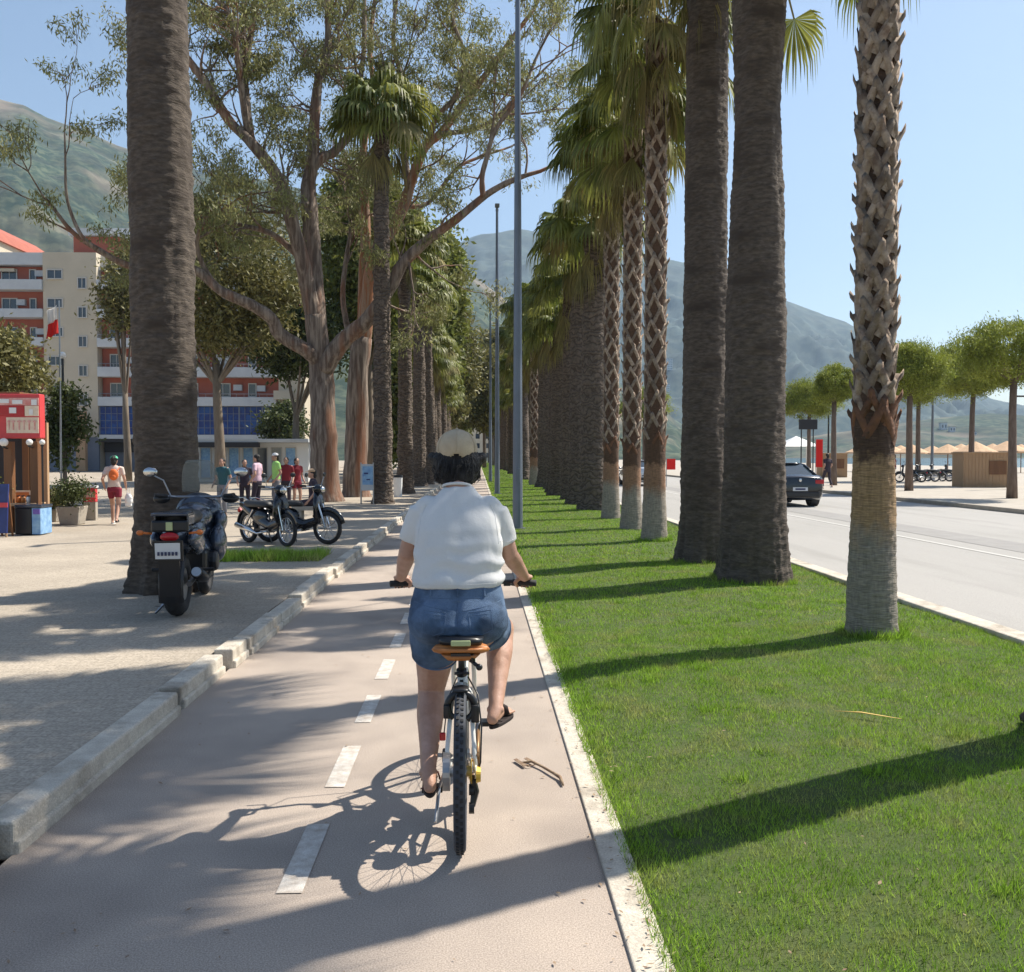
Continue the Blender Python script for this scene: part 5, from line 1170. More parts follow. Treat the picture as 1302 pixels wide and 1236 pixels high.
def rider():
    ox,oy=-.09,4.36; org=(ox,oy,0.)
    t=thing('person','cyclist seen from behind in a white t-shirt, denim shorts and a beige cap','person',org)
    b=MB(org)
    sh={-1:(-.262,4.50,1.425),1:(.085,4.50,1.425)}; el={-1:(-.338,4.525,1.215),1:(.155,4.52,1.205)}; wr={-1:(-.384,4.755,1.07),1:(.238,4.755,1.07)}
    for s in (-1,1):
        a,e,w=sh[s],el[s],wr[s]; m=Vector(e)*.7+Vector(w)*.3
        limb(b,[Vector(a)*.75+Vector(e)*.25,Vector(a)*.4+Vector(e)*.6,e,m,w],[.046,.046,.041,.041,.026],16); hand(b,w[0]+s*.002,4.815,1.03,s)
    # trunk, neck, head
    b.loft([(ox,4.33,.90,.19,.15),(ox,4.37,1.0,.18,.12),(ox,4.42,1.2,.18,.115),(ox,4.47,1.38,.18,.10),(ox,4.49,1.46,.12,.075),(ox,4.51,1.50,.06,.05)],24,2.2)
    limb(b,[(ox,4.50,1.46),(-.1,4.57,1.60)],[.062,.055]); head(b,(-.1,4.625,1.70),rot=Euler((-.05,0,0)).to_matrix())
    # legs
    hL,kL,aL=Vector((-.185,4.38,.88)),Vector((-.225,4.57,.545)),Vector((-.222,4.20,.262))
    limb(b,[hL,hL.lerp(kL,.5),kL,kL.lerp(aL,.32),kL.lerp(aL,.7),aL],[.105,.090,.064,.066,.045,.034],18)
    hR,kR,aR=Vector((-.0,4.38,.88)),Vector((.12,4.81,.80)),Vector((.085,4.455,.475))
    limb(b,[hR,hR.lerp(kR,.5),kR,kR.lerp(aR,.32),kR.lerp(aR,.7),aR],[.105,.092,.066,.066,.045,.033],18)
    def foot(a,ball,toe,heel):
        limb(b,[a,Vector(heel)+Vector((0,.0,.028))],[.034,.028]); limb(b,[Vector(heel)+Vector((0,0,.024)),Vector(ball)+Vector((0,0,.026)),Vector(toe)+Vector((0,0,.014))],[.028,.030,.014]); limb(b,[a,Vector(ball)+Vector((0,.0,.035))],[.033,.024])
        d=(Vector(toe)-Vector(ball)).normalized(); sx=Vector((-d.y,d.x,0))
        for i in range(5):
            q=Vector(ball)+d*.035+sx*(.028-.014*i)+Vector((0,0,.012)); limb(b,[q,q+d*(.052-.006*i if ball[0]<0 else .03+.005*i)],[.010,.008],8)
    FL=((-.215,4.305,.182),(-.225,4.37,.182),(-.212,4.15,.190)); FR=((.105,4.56,.412),(.155,4.625,.412),(.070,4.42,.415))
    foot(aL,*FL); foot(aR,*FR)
    for K_,A_ in ((kL,aL),(kR,aR)):
        m_=K_.lerp(A_,.30)
        for sg in (-1,1): b.ell(m_+Vector((sg*.020,-.022,0)),(.040,.042,.105),16,12,rot=(K_-A_).to_track_quat('Z','Y').to_matrix())
        b.ell(K_+Vector((0,.02,.0)),(.058,.06,.07),16,12)
        cap(b,K_.lerp(A_,.7)+Vector((0,-.012,0)),A_+Vector((0,-.022,-.02)),.018,.014)
        for sg in (-1,1): b.ell(A_+Vector((sg*.028,0,0)),(.014,.018,.018))
    blob('body',b,'skin',t,.0052,3,.5,disp=lambda p:.0015*noise.noise(p*22))
    # shirt
    s_=MB(org)
    s_.loft([(ox,4.375,1.083,.207,.155),(ox,4.385,1.115,.211,.160),(ox,4.41,1.18,.209,.155),(ox,4.43,1.26,.207,.15),(ox,4.45,1.34,.198,.138),(ox,4.475,1.40,.184,.122),(ox,4.49,1.445,.155,.102),(ox,4.50,1.485,.112,.082),(ox,4.515,1.515,.085,.07),(ox,4.525,1.535,.07,.062)],36,2.5)
    for s in (-1,1):
        a,e=Vector(sh[s]),Vector(el[s]); cap(s_,a-Vector((s*.03,0,-.004)),a.lerp(e,.35),.067,.065); p=a.lerp(e,.74); s_.tube([a.lerp(e,.0),a.lerp(e,.35),p],[.060,.0655,.061],24)
    def wr_(p):
        x,z=p.x-ox,p.z; side=max(0,(abs(x)-.02)); f=.0
        f+= .0062*math.sin(z*74+9*x+3*noise.noise(p*7))*max(0,1-abs(z-1.18)/.16)*(.35+min(1.,max(0,x)*6))
        f+= .0035*math.sin(x*58+z*26+4*noise.noise(p*5))*max(0,min(1,(z-1.28)/.1))*max(0,1-abs(x)/.2)*.6+.0030*math.sin((abs(x)-.17)*150+z*40)*max(0,1-abs(abs(x)-.17)/.04)*(1 if 1.2<z<1.45 else 0)*.5
        f+= .0022*noise.noise(p*16)+.004*noise.noise(Vector((x*3,0,z*11)))
        f-= .005*math.exp(-((x)/.03)**2)*max(0,min(1,(1.46-z)/.12))
        f+= .0042*math.sin(z*60-abs(x)*14+5*noise.noise(Vector((x*5,1,z*4))))*max(0,min(1,(1.30-z)/.1))
        f+= .005*math.exp(-((z-1.075)/.012)**2)
        return f
    ts=blob('t_shirt',s_,'white_cotton',t,.0065,10,.6,disp=wr_)
    bt=BVHTree.FromPolygons([v.co+Vector(org) for v in ts.data.vertices],[tuple(p.vertices) for p in ts.data.polygons])
    def seam(pts,r_,nm):
        out=[]
        for a,b2 in zip(pts,pts[1:]):
            for i in range(12):
                h=bt.ray_cast(Vector((ox+a[0]+(b2[0]-a[0])*i/12,3.5,a[1]+(b2[1]-a[1])*i/12)),Vector((0,1,0)))
                if h[0]: out.append(h[0]+Vector((0,-.0004,0)))
        if len(out)>2: m_=MB(org); m_.tube(out,r_,5); m_.build(nm,'white_cotton',ts,smooth=True)
    seam([(-.195,1.098),(0,1.096),(.195,1.098)],.0012,'hem_stitch'); seam([(-.195,1.104),(0,1.102),(.195,1.104)],.0012,'hem_stitch')
    for s in (-1,1): seam([(s*.150,1.455),(s*.172,1.40),(s*.182,1.33),(s*.188,1.27)],.0018,'sleeve_seam'); seam([(s*.195,1.285),(s*.235,1.272),(s*.262,1.285)],.0012,'cuff_stitch')
    m_=MB(org); m_.add([Vector((-.098,4.535,1.535))+Euler((-.25,0,0)).to_matrix()@Vector(v) for v in (lambda q:(q.torus((0,0,0),.066,.007,40,8,'Z'),q.v)[1])(MB())],(lambda q:(q.torus((0,0,0),.066,.007,40,8,'Z'),q.f)[1])(MB())); m_.build('collar','white_cotton',ts,smooth=True)
    # shorts
    d=MB(org)
    d.loft([(ox,4.385,1.10,.196,.148),(ox,4.375,1.04,.210,.165),(ox,4.36,.98,.224,.185),(ox,4.35,.925,.233,.20),(ox,4.355,.885,.228,.195),(ox,4.37,.86,.205,.17)],36,2.5)
    for s in (-1,1): d.ell((ox+s*.105,4.305,.935),(.122,.145,.115),24,16)
    d.ell((ox,4.40,.90),(.16,.17,.085),20,14)
    d.tube([hL+Vector((-.02,0,.03)),hL.lerp(kL,.2)+Vector((-.008,0,0)),hL.lerp(kL,.42)],[.118,.116,.108],28)
    d.tube([hR+Vector((.01,0,.02)),hR.lerp(kR,.25)+Vector((0,0,-.0)),hR.lerp(kR,.50)+Vector((0,0,.0))],[.122,.115,.106],28)
    def dn(p): 
        x,z=p.x-ox,p.z
        return .004*noise.noise(p*11)+.003*noise.noise(Vector((x*9,p.y*9,z*32)))-.009*math.exp(-(x/.016)**2)*(1 if p.y<4.35 and z<1.03 else 0)
    sh_=blob('shorts',d,'denim',t,.0065,4,.5,disp=dn)
    bvh=BVHTree.FromPolygons([v.co+Vector(org) for v in sh_.data.vertices],[tuple(p.vertices) for p in sh_.data.polygons])
    def proj(pts,r,name,m='denim_edge',par=sh_,close=False):
        out=[]
        for a,b2 in zip(pts,pts[1:]+([pts[0]] if close else [])):
            for i in range(10):
                x=a[0]+(b2[0]-a[0])*i/10; z=a[1]+(b2[1]-a[1])*i/10; h=bvh.ray_cast(Vector((ox+x,3.5,z)),Vector((0,1,0)))
                if h[0]: out.append(h[0]+Vector((0,-.0006,0)))
        if len(out)>2: mb=MB(org); mb.tube(out,r,5); mb.build(name,m,par,smooth=True)
    proj([(0,1.045),(0,.87)],.0016,'seam'); proj([(-.195,1.022),(0,.985)],.0014,'seam'); proj([(.195,1.022),(0,.985)],.0014,'seam'); proj([(-.19,1.043),(.19,1.043)],.0013,'seam')
    for s in (-1,1):
        proj([(s*.05,.985),(s*.15,.995),(s*.155,.905),(s*.105,.885),(s*.058,.90),(s*.05,.985)],.0015,'pocket')
        proj([(s*.05,.972),(s*.15,.981)],.0012,'pocket')
    for x in (-.12,0,.12): proj([(x,1.085),(x,1.045)],.006,'belt_loop','denim')
    for pt,dr,rr in ((hL.lerp(kL,.415),(kL-hL),.1065),(hR.lerp(kR,.49),(kR-hR),.1045)):
        q=dr.to_track_quat('Z','Y').to_matrix(); mb=MB(org); M_=MB(); M_.torus((0,0,0),rr,.0045,40,6,'Z'); mb.add([pt+q@Vector(v) for v in M_.v],M_.f); mb.build('hem','denim_edge',sh_,smooth=True)
    # hair
    h=MB(org); hx=-.1
    h.loft([(hx,4.575,1.540,.072,.070),(hx,4.575,1.562,.092,.088),(hx,4.585,1.60,.106,.098),(hx,4.60,1.64,.122,.098),(hx,4.61,1.672,.130,.094),(hx,4.62,1.70,.100,.095),(hx,4.62,1.73,.085,.09)],30,2.2)
    for s in (-1,1): h.ell((hx+s*.120,4.62,1.672),(.024,.05,.026),14,10); h.ell((hx+s*.098,4.65,1.62),(.02,.045,.06),14,10)
    blob('hair',h,'hair',t,.006,2,.5,disp=lambda p:.006*noise.noise(Vector((p.x*42,p.y*42,p.z*9)))+.003*noise.noise(Vector((p.x*140,p.y*140,p.z*20))))
    h=MB(org); r=random.Random(2)
    for i in range(160):
        a=R(r.uniform(150,390)); x=hx+.100*math.cos(a)*r.uniform(.8,1.1); yy=4.585+.094*math.sin(a)*r.uniform(.85,1.08); z=r.uniform(1.60,1.67); l=r.uniform(.05,.085)
        o=r.uniform(-.006,.012); k=min(1,(z-l-1.54)/.05); h.tube([(x,yy,z),(x+math.cos(a)*(.008+o),yy+math.sin(a)*(.008+o),z-l*.5),(x-(x-hx)*.12+r.uniform(-.004,.004),yy-(yy-4.585)*.12,max(z-l,1.545))],[.0022,.002,.0006],4)
    h.build('hair_strands','hair',t)
    # cap
    c=Vector((-.1,4.622,1.70)); V=[];Fc=[];n,m=48,22; a0=-.62
    for i in range(m+1):
        p=a0+(math.pi/2-a0)*i/m
        for j in range(n):
            q=2*math.pi*j/n; sq=1+ .004*math.cos(6*q)/.1*0; V.append(c+Vector((.101*math.cos(p)**.9*math.cos(q),.116*math.cos(p)**.9*math.sin(q),.098*math.sin(p)+(.012 if p<0 else .012))) if math.cos(p)>1e-6 else c+Vector((0,0,.11)))
    for i in range(m):
        for j in range(n):
            f=(i*n+j,i*n+(j+1)%n,(i+1)*n+(j+1)%n,(i+1)*n+j); cc=sum((V[k] for k in f),Vector())/4
            if cc.y<c.y-.04 and ((cc.x-c.x)/.030)**2+((cc.z-1.668)/.022)**2<1 and cc.z>1.664: continue
            Fc.append(f)
    mb=MB(org); mb.add(V,Fc); cp=mb.build('cap','cap',t,smooth=True); so_=cp.modifiers.new('s','SOLIDIFY'); so_.thickness=.003
    mb=MB(org)
    for k in range(6):
        q=math.pi/2+ k*math.pi/3+math.pi/6*0; pts=[]
        for i in range(14):
            p=-.1+(math.pi/2+.1)*i/13; pts.append(c+Vector((.1025*math.cos(p)**.9*math.cos(q),.1175*math.cos(p)**.9*math.sin(q),.0985*math.sin(p)+.0125)))
        mb.tube(pts,.0012,4)
    mb.ell(c+Vector((0,0,.112)),(.008,.008,.005)); mb.build('seams','cap',cp,smooth=True)
    mb=MB(org); V=[];Fc=[];n=14
    for i in range(6):
        for j in range(n):
            q=R(35+110*j/(n-1)); rr=1+.62*i/5; V.append(c+Vector((.098*math.cos(q),.113*math.sin(q),-.03))+Vector((0,(.075*math.sin(q)**1.5)*i/5,-.012*(i/5)*math.sin(q)-.01*math.cos(q)**2*i/5)))
    for i in range(5):
        for j in range(n-1): Fc.append((i*n+j,i*n+j+1,(i+1)*n+j+1,(i+1)*n+j))
    mb.add(V,Fc); o=mb.build('brim','cap',cp,smooth=True); o.modifiers.new('s','SOLIDIFY').thickness=.004
    # sandals
    def sandal(ball,toe,heel,m,name='sandal'):
        ball,toe,heel=Vector(ball),Vector(toe),Vector(heel); d=(toe-heel).normalized(); sx=Vector((-d.y,d.x,0)).normalized(); L=(toe-heel).length+.05
        mb=MB(org); out=[]
        for i in range(24):
            a=2*math.pi*i/24; l=-math.cos(a); w=.032+.010*(l>0)*l; out.append(heel+d*(L/2-.022+l*L/2)+sx*math.sin(a)*w)
        V=[p+Vector((0,0,-.004)) for p in out]+[p+Vector((0,0,-.020)) for p in out]; mb.add(V,[tuple(range(24)),tuple(range(47,23,-1))]+[(k,24+k,24+(k+1)%24,(k+1)%24) for k in range(24)])
        sn=mb.build(name,'sole',t,bevel=.002)
        mb=MB(org); q=ball+Vector((0,0,.012))
        mb.tube([q+sx*.042,q+sx*.032+Vector((0,0,.035)),q+Vector((0,0,.05)),q-sx*.032+Vector((0,0,.035)),q-sx*.042],.014,8,flat=(1,.3)); mb.build('strap',m,sn,smooth=True); mb=MB(org); mb.tube([heel+sx*.034+d*.03+Vector((0,0,.01)),heel-d*.012+Vector((0,0,.03)),heel-sx*.034+d*.03+Vector((0,0,.01))],.010,8,flat=(1,.4)); mb.build('heel_strap',m,sn,smooth=True)
    sandal(*FL,'sandal'); sandal(*FR,'sole')
rider()

def walker(loc,rz,H,label,shirt,pants,hair='hair',pose='stand',hat=None,long=True,group=None,hl=.02,seed=0,bare=False):
    k=H/1.70; r=random.Random(seed); t=thing('person',label,'person',loc,rz,group=group)
    V_=lambda x,y,z: Vector((x*k,y*k,z*k))
    st={'stand':(.03,-.03,.02,-.02),'walk':(.24,-.26,.05,-.12),'sit':(0,0,0,0)}[pose]
    dz=0 if pose!='sit' else -.38
    hips=[V_(-.09,0,.90+dz),V_(.09,0,.90+dz)]
    if pose=='sit': knees=[V_(-.11,.40,.50),V_(.11,.40,.50)]; ank=[V_(-.11,.38,.09),V_(.12,.42,.09)]
    else: knees=[V_(-.10,st[0]*.75+.05,.49),V_(.10,st[1]*.3+.05,.49)]; ank=[V_(-.10,st[0],.09),V_(.10,st[1],.09+(.07 if pose=='walk' else 0))]
    shs=[V_(-.17,0,1.40+dz),V_(.17,0,1.40+dz)]; elb=[V_(-.24,-.04+st[3],1.13+dz),V_(.24,-.04+st[2],1.13+dz)]; wri=[V_(-.23,.12+st[3],.93+dz),V_(.23,.10+st[2]*2,.93+dz)]
    b=MB()
    b.loft([(0,0,(.86+dz)*k,.15*k,.10*k),(0,0,(1.05+dz)*k,.125*k,.09*k),(0,0,(1.3+dz)*k,.16*k,.10*k),(0,0,(1.42+dz)*k,.13*k,.07*k),(0,0,(1.46+dz)*k,.05*k,.05*k)],20,2.2)
    limb(b,[V_(0,0,1.42+dz),V_(0,.01,1.53+dz)],[.052*k,.048*k]); head(b,V_(0,.02,1.60+dz),k=k)
    for s in (0,1):
        limb(b,[shs[s],elb[s],wri[s]],[.046*k,.037*k,.026*k]); sg=-1 if s==0 else 1; w=wri[s]; dn=(w-elb[s]).normalized()
        b.ell(w+dn*.045*k,(.018*k,.03*k,.042*k)); 
        for i in range(4): q=w+dn*.075*k+V_(0,-.024+.016*i,0); limb(b,[q,q+dn*.032*k+V_(-sg*.004,0,0),q+dn*(.055-.004*abs(i-1))*k+V_(-sg*.016,0,0)],[.0085*k,.008*k,.007*k],8)
        q=w+dn*.03*k+V_(0,.03,0); limb(b,[q,q+dn*.03*k+V_(-sg*.01,.016,0)],[.010*k,.008*k],8)
        limb(b,[hips[s],knees[s],ank[s]],[.082*k,.055*k,.036*k]); limb(b,[ank[s]+V_(0,-.03,-.045),ank[s]+V_(0,.13,-.06)],[.035*k,.028*k])
    blob('body',b,'skin',t,.011*k,3)
    c=MB(); c.loft([(0,0,(.93+dz)*k,.165*k,.115*k),(0,0,(1.1+dz)*k,.145*k,.105*k),(0,0,(1.32+dz)*k,.175*k,.115*k),(0,0,(1.42+dz)*k,.14*k,.085*k),(0,0,(1.47+dz)*k,.075*k,.06*k)],22,2.3)
    for s in (0,1): c.tube([shs[s]-V_(.04*(1 if s else -1),0,0),shs[s],shs[s].lerp(elb[s],.65 if not bare else .15)],[.06*k,.062*k,.054*k],14)
    blob('shirt',c,shirt,t,.014*k,3,disp=lambda p:.008*noise.noise(p*9))
    c=MB(); c.loft([(0,0,(.98+dz)*k,.135*k,.10*k),(0,0,(.90+dz)*k,.165*k,.12*k),(0,0,(.82+dz)*k,.155*k,.115*k)],20,2.2)
    for s in (0,1):
        e=.95 if long else .0
        pts=[hips[s],hips[s].lerp(knees[s],.55)]+([knees[s],knees[s].lerp(ank[s],.9)] if long else [])
        c.tube(pts,([.093*k,.082*k] if not long else [.092*k,.075*k,.066*k,.056*k]),14)
    blob('trousers' if long else 'shorts',c,pants,t,.014*k,3)
    for s in (0,1):
        c=MB(); q=ank[s]; c.ell(q+V_(0,.055,-.055),(.042*k,.125*k,.035*k),16,8); c.box(q+V_(0,.055,-.083),(.075*k,.22*k,.014*k)); c.build('shoe','white_plain' if r.random()<.4 else 'black_plastic',t,smooth=True)
    c=MB(); hc=V_(0,.02,1.60+dz); c.ell(hc+V_(0,-.018,.028),(.084*k,.095*k,.09*k),18,12); c.ell(hc+V_(0,-.06,-.03-hl),(.07*k,.05*k,(.06+hl)*k),16,10); blob('hair',c,hair,t,.01*k,2,disp=lambda p:.006*noise.noise(p*40))
    c=MB()
    for sg in (-1,1): c.ell(hc+V_(sg*.030,.092,.0),(.008*k,.005*k,.005*k),8,6)
    c.build('eyes','black_plastic',t)
    if hat: c=MB(); c.ell(hc+V_(0,0,.04),(.092*k,.104*k,.078*k),18,10,zmin=-.05); c.loft([(0,.10*k,hc.z+.034*k,.075*k,.09*k),(0,.10*k,hc.z+.042*k,.072*k,.088*k)],18,2.2); c.build('hat',hat,t,smooth=True)
    return t
def pos(u,Y,z=.12): q=P(u,600,Y); return (q.x,Y,z)
w1=walker(tuple(at(146,667)),R(8),1.56,'person walking on the plaza in a pale top, red shorts and green cap','shirt_pale','cloth_red',pose='walk',hat='cap_green',long=False,seed=1)
p=w1.location; g=thing('backpack','small round orange backpack worn by the walker in the green cap','bag',(p.x+.05,p.y-.17,p.z+1.06)); b=MB(); b.ell((0,0,.08),(.11,.07,.13)); b.ell((0,-.05,.03),(.07,.04,.06)); blob('sack',b,'bag_orange',g,.012,2); MB().tube([(-.07,.05,.18),(-.09,.14,.24),(-.09,.2,.1)],.010,6).build('strap','bag_orange',g); MB().tube([(.07,.05,.18),(.09,.14,.24),(.09,.2,.1)],.010,6).build('strap','bag_orange',g)
g=thing('shopping_bag','white carrier bag hanging beside the walker in the green cap','bag',(p.x+.30,p.y+.05,p.z+.42)); b=MB(); b.ell((0,0,.14),(.09,.06,.16)); b.box((0,0,.05),(.14,.09,.1)); blob('bag','' or b,'white_plain',g,.012,2,disp=lambda p:.01*noise.noise(p*14)); MB().tube([(-.04,0,.27),(-.02,0,.40),(.02,0,.40),(.04,0,.27)],.008,6).build('handle','white_plain',g)
walker(pos(283,24.5),R(160),1.50,'person in a teal top before the white pavilion, left of the group by the mopeds','shirt_teal','cloth_grey',seed=2,hl=.06)
walker(pos(311,26.5),R(200),1.46,'person in dark clothes with long dark hair, second from the left in the group','cloth_dark','cloth_dark',seed=3,hl=.1)
walker(pos(327,26.0),R(75),1.60,'person in a pink shirt and dark trousers in the middle of the group','shirt_pink','cloth_dark',seed=4)
walker(pos(351,27.0),R(120),1.64,'person in a bright lime shirt and white cap in the group behind the mopeds','shirt_lime','cloth_grey',hat='white_plain',seed=5)
walker(pos(364,28.0),R(180),1.52,'person in a maroon top with black hair, left one of the maroon pair','shirt_maroon','cloth_dark',seed=6)
walker(pos(377,28.4),R(220),1.50,'person in a maroon top and pink-red skirt-like shorts, right one of the maroon pair','shirt_maroon','cloth_red',long=False,seed=7)
walker(pos(398,22.0),R(100),1.62,'person with a pale hat sitting low behind the mopeds','cloth_dark','cloth_dark',hat='umbrella_straw',pose='sit',seed=8)
q=pos(398,22.0); b=MB(); t_=thing('bench','low stone seat under the person with the pale hat','bench',q); MB().box((0,-.05,.36),(.9,.4,.1)).build('seat','concrete',t_,bevel=.01)
for s in (-.3,.3): MB().box((s,-.05,.155),(.14,.34,.31)).build('leg','concrete',t_,bevel=.01)
walker(pos(1052,45,.1),R(10),1.7,'person in dark clothes on the promenade right of the black car','cloth_dark','cloth_dark',seed=9,pose='walk')
walker(pos(1137,55,.1),R(70),1.68,'person in a red top at the promenade just right of the slender palm','cloth_red','cloth_grey',seed=10)
walker(pos(1222,60,.1),R(20),1.72,'person in a pale shirt left of the large wooden hut','white_plain','cloth_grey',seed=12)
print('SEC',round(time.time()-_T0,1),'promenade things on the right')
# ------------------------------------------------------------ promenade things on the right
def hut(x,y,w,h,label):
    t=thing('wooden_hut',label,'hut',(x,y,.1),R(-8)); MB().box((0,0,h/2),(w,1.6,h)).build('wall','wood_pale',t); MB().box((0,0,h+.03),(w+.12,1.72,.06)).build('roof','wood_pale',t,bevel=.01)
    m=MB()
    for i in range(14): m.box((-w/2+w*(i+.5)/14,-.81,h/2),(.02,.02,h-.02))
    for i in range(3): m.box((0,-.812,.25+i*(h-.5)/2),(w,.03,.05))
    m.build('battens','wood_pale',t); MB().box((w*.2,-.835,h*.58),(w*.35,.03,h*.4)).build('hatch','wood',t)
hut(25.9,47.6,2.35,1.72,'large light wooden hut among the umbrella pines on the promenade')
hut(26.6,70,1.9,1.75,'small wooden hut behind the trunk of the slender palm')
def parasol(x,y,h,r,label,m,g='straw parasols along the beach',first=None):
    if first: return dup(first,loc=(x,y,.1),rz=x,sc=h/2.5,label=label)
    t=thing('parasol',label,'parasol',(x,y,.1),group=g); MB().tube([(0,0,0),(0,0,2.5)],.04,8).build('pole','wood',t)
    mb=MB(); n=24
    prof=[(0.03,2.62),(.5,2.38),(1.0,2.12),(1.45,1.90),(1.5,1.80)]; V=[(a*math.cos(2*math.pi*k/n)*(1+.03*(k%2)),a*math.sin(2*math.pi*k/n)*(1+.03*(k%2)),z) for a,z in prof for k in range(n)]; mb.add(V,[(i*n+k,i*n+(k+1)%n,(i+1)*n+(k+1)%n,(i+1)*n+k) for i in range(4) for k in range(n)])
    o=mb.build('canopy',m,t); o.modifiers.new('s','SOLIDIFY').thickness=.04
    m_=MB()
    for k in range(8): a=k*math.pi/4; m_.tube([(0,0,2.45),(1.4*math.cos(a),1.4*math.sin(a),1.86)],.015,5)
    m_.build('ribs','wood',t); return t
ps=[(1240,66,2.7,'straw parasol with the highest tip, above the large wooden hut'),(1205,72,2.4,'straw parasol left of the large wooden hut'),(1280,70,2.6,'straw parasol right of the large wooden hut'),(1160,84,2.5,'straw parasol seen through the promenade pines, behind the parked mopeds'),(1185,90,2.5,'pale straw parasol beside the dark tall pole'),(1130,88,2.6,'straw parasol right behind the slender palm trunk'),(1222,86,2.6,'small distant parasol between the tallest one and its left neighbour'),(1262,92,2.7,'small distant parasol above the right end of the large wooden hut'),(1298,88,2.6,'parasol at the right edge of the picture'),(1095,95,2.6,'parasol hidden partly by the slender palm, left side'),(1145,98,2.6,'farthest parasol toward the slender palm')]
fp=None
for u,Y,h,l in ps:
    x=P(u,590,Y).x
    if fp is None: fp=parasol(x,Y,2.5,1.5,l,'umbrella_straw'); fp['group']='straw parasols along the beach'
    else: parasol(x,Y,h,1.5,l,'umbrella_straw',first=fp)
mp_=[o for o in bpy.data.objects if o.name.startswith('moped') and o.parent is None][0]
for u,Y,rz,l in ((1158,56,1.2,'dark moped parked on the promenade, leftmost in the line'),(1176,57,1.35,'dark moped parked on the promenade, second from the left in the line'),(1194,58,1.1,'dark moped parked on the promenade, third in the line'),(1212,58,1.4,'dark moped parked on the promenade, nearest the wooden hut')):
    dup(mp_,loc=(P(u,590,Y).x,Y,.1),rz=rz,label=l,group='mopeds parked on the promenade')
def tallpole(u,Y,h,r,label,m='pole'):
    t=thing('lamp_post',label,'lamp post',(P(u,590,Y).x,Y,.1)); MB().tube([(0,0,0),(0,0,h)],[r,r*.6],10).build('pole',m,t); MB().tube([(0,0,0),(0,0,.12)],[r*2,r*1.8],10).build('foot',m,t); MB().box((.25,0,h+.02),(.6,.16,.08)).build('lamp',m,t,bevel=.02)
tallpole(1185,62,5.6,.11,'blue-grey lamp post between the promenade pines'); tallpole(1288,44,4.4,.10,'dark lamp post at the right end of the wooden hut','black_plastic'); tallpole(1053,72,4.8,.09,'dark lamp post right of the promenade sign board','black_plastic')
t=thing('sign_board','dark rectangular sign board on two posts behind the black car','sign',(P(1027,590,58).x,58,.1)); MB().box((0,0,3.55),(1.15,.08,.62)).build('panel','dark_gap',t,bevel=.01)
for s in (-.4,.35): MB().tube([(s,0.06,0),(s,0.06,3.5)],.04,8).build('post','black_plastic',t)
t=thing('banner','tall narrow red banner standing behind the black car','banner',(P(1041,590,57).x,57,.1)); MB().tube([(-.2,0,0),(-.2,0,2.7)],.02,8).build('pole','steel',t); MB().box((.03,0,1.75),(.42,.012,1.7)).build('cloth','flag_red',t)
t=thing('banner','small red banner glimpsed between the slender palms and the wide trunks','banner',(P(852,590,52).x,52,-.02)); MB().tube([(-.2,0,0),(-.2,0,1.6)],.02,8).build('pole','steel',t); MB().box((.05,0,1.25),(.5,.012,.6)).build('cloth','flag_red',t)
t=thing('tent','white gazebo on the beach behind the black car','tent',(P(1012,590,80).x,80,.1))
for a in (-1.4,1.4):
    for c_ in (-1.4,1.4): MB().tube([(a,c_,0),(a,c_,2.4)],.04,6).build('post','white_plain',t)
mb=MB(); mb.add([(-1.6,-1.6,2.4),(1.6,-1.6,2.4),(1.6,1.6,2.4),(-1.6,1.6,2.4),(0,0,3.3)],[(0,1,4),(1,2,4),(2,3,4),(3,0,4)]); mb.build('canopy','white_plain',t)
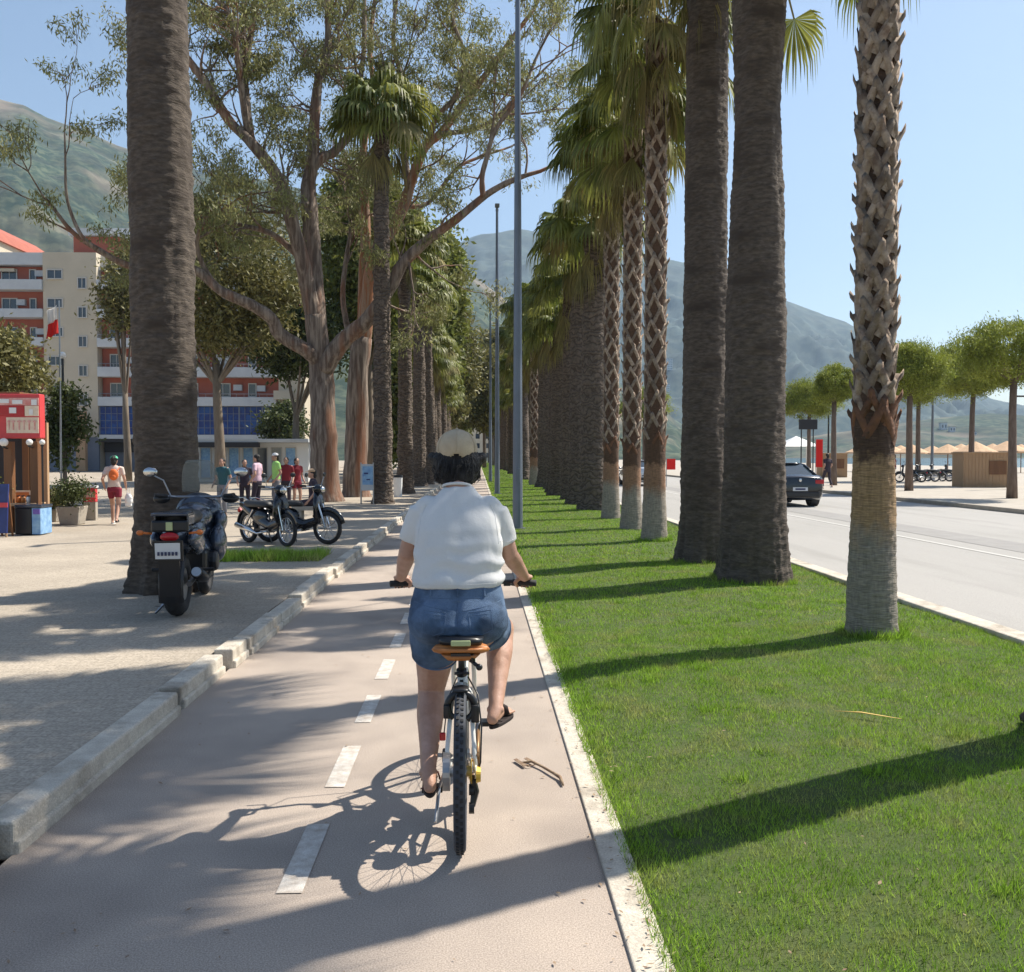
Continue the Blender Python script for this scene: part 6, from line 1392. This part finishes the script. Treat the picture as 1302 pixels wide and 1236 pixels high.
# distant houses standing on the hillsides
hills_=[(o,BVHTree.FromPolygons([v.co.copy() for v in o.data.vertices],[tuple(p.vertices) for p in o.data.polygons])) for o in bpy.data.objects if o.name in('hills','far_hills','headland')]
def house(u,v,w,h,label,m='wall_white',grp='white houses on the far slope'):
    d=P(u,v,1000)-Vector((0,0,CH)); d.normalize(); best=None
    for o,bv in hills_:
        hh=bv.ray_cast(Vector((0,0,CH)),d)
        if hh[0] and (best is None or hh[3]<best[3]): best=hh
    if not best: return
    p=best[0]; k=p.y/1200; t=thing('house',label,'house',(p.x,p.y,p.z-2),group=grp); W_,H_=w*k,h*k+2
    MB().box((0,0,H_/2),(W_,W_*.8,H_)).build('wall',m,t); MB().box((0,0,H_+.4),(W_*1.06,W_*.86,.8)).build('roof','concrete',t)
    n_=int(min(5,max(2,W_//4))); nb=int(min(6,max(1,(H_-2)//4)))
    for a in range(n_):
        for b_ in range(nb): MB().box((-W_/2+W_*(a+.5)/n_,-W_*.4-.05,2+(b_+.5)*(H_-2)/nb),(W_/n_*.45,.1,(H_-2)/nb*.5)).build('window','pane',t)
for i,(u,v,w,h,l) in enumerate([(1199,546,8,8,'white distant house on the shore hill between two promenade pines'),(1210,549,7,6,'second white distant house on the shore hill, right of the taller'),(1238,553,6,4,'small white house on the shore hill right of the pair'),(850,470,9,14,'pale tower block on the far slope seen right of the slender palms'),(846,500,10,12,'lower pale block on the far slope seen right of the slender palms'),(823,492,5,16,'pale block in the slit between two slender palms'),(795,500,5,14,'pale block in the left slit between slender palms'),(612,470,7,12,'pale block on the slope at the end of the avenue'),(618,500,8,12,'lower pale block at the end of the avenue'),(262,222,16,5,'grey house row high on the left slope behind the eucalyptus'),(300,226,10,5,'small grey house high on the left slope')]): house(u,v,w,h,l)
def closing():
    t=thing('building','pale building closing the far end of the avenue','building',(-1.5,330,0)); MB().box((0,5,7),(26,10,14)).build('wall','wall_cream',t); 
    for a in range(8):
        for b_ in range(4): MB().box((-11.2+a*3.2,-.05,2+b_*3.3),(1.4,.1,1.7)).build('window','pane',t); MB().box((0,5,14.2),(27,11,.4)).build('roof','wall_red',t)
closing()
print('SEC',round(time.time()-_T0,1),'air')
# ------------------------------------------------------------ air
def haze():
    mb=MB(); mb.box((700,1950,700),(7600,4640,1410)); m=bpy.data.materials.new('haze'); m.use_nodes=True; n=m.node_tree.nodes; n.remove(n['Principled BSDF']); v=n.new('ShaderNodeVolumePrincipled')
    v.inputs['Density'].default_value=HAZE; v.inputs['Color'].default_value=(.55,.76,1,1); v.inputs['Anisotropy'].default_value=.2; m.node_tree.links.new(v.outputs[0],n['Material Output'].inputs['Volume']); MT['haze']=m
    o=mb.build('haze','haze'); o['kind']='stuff'; o['label']='thin pale summer haze in the air'; o['category']='haze'
HAZE=.00012
haze()
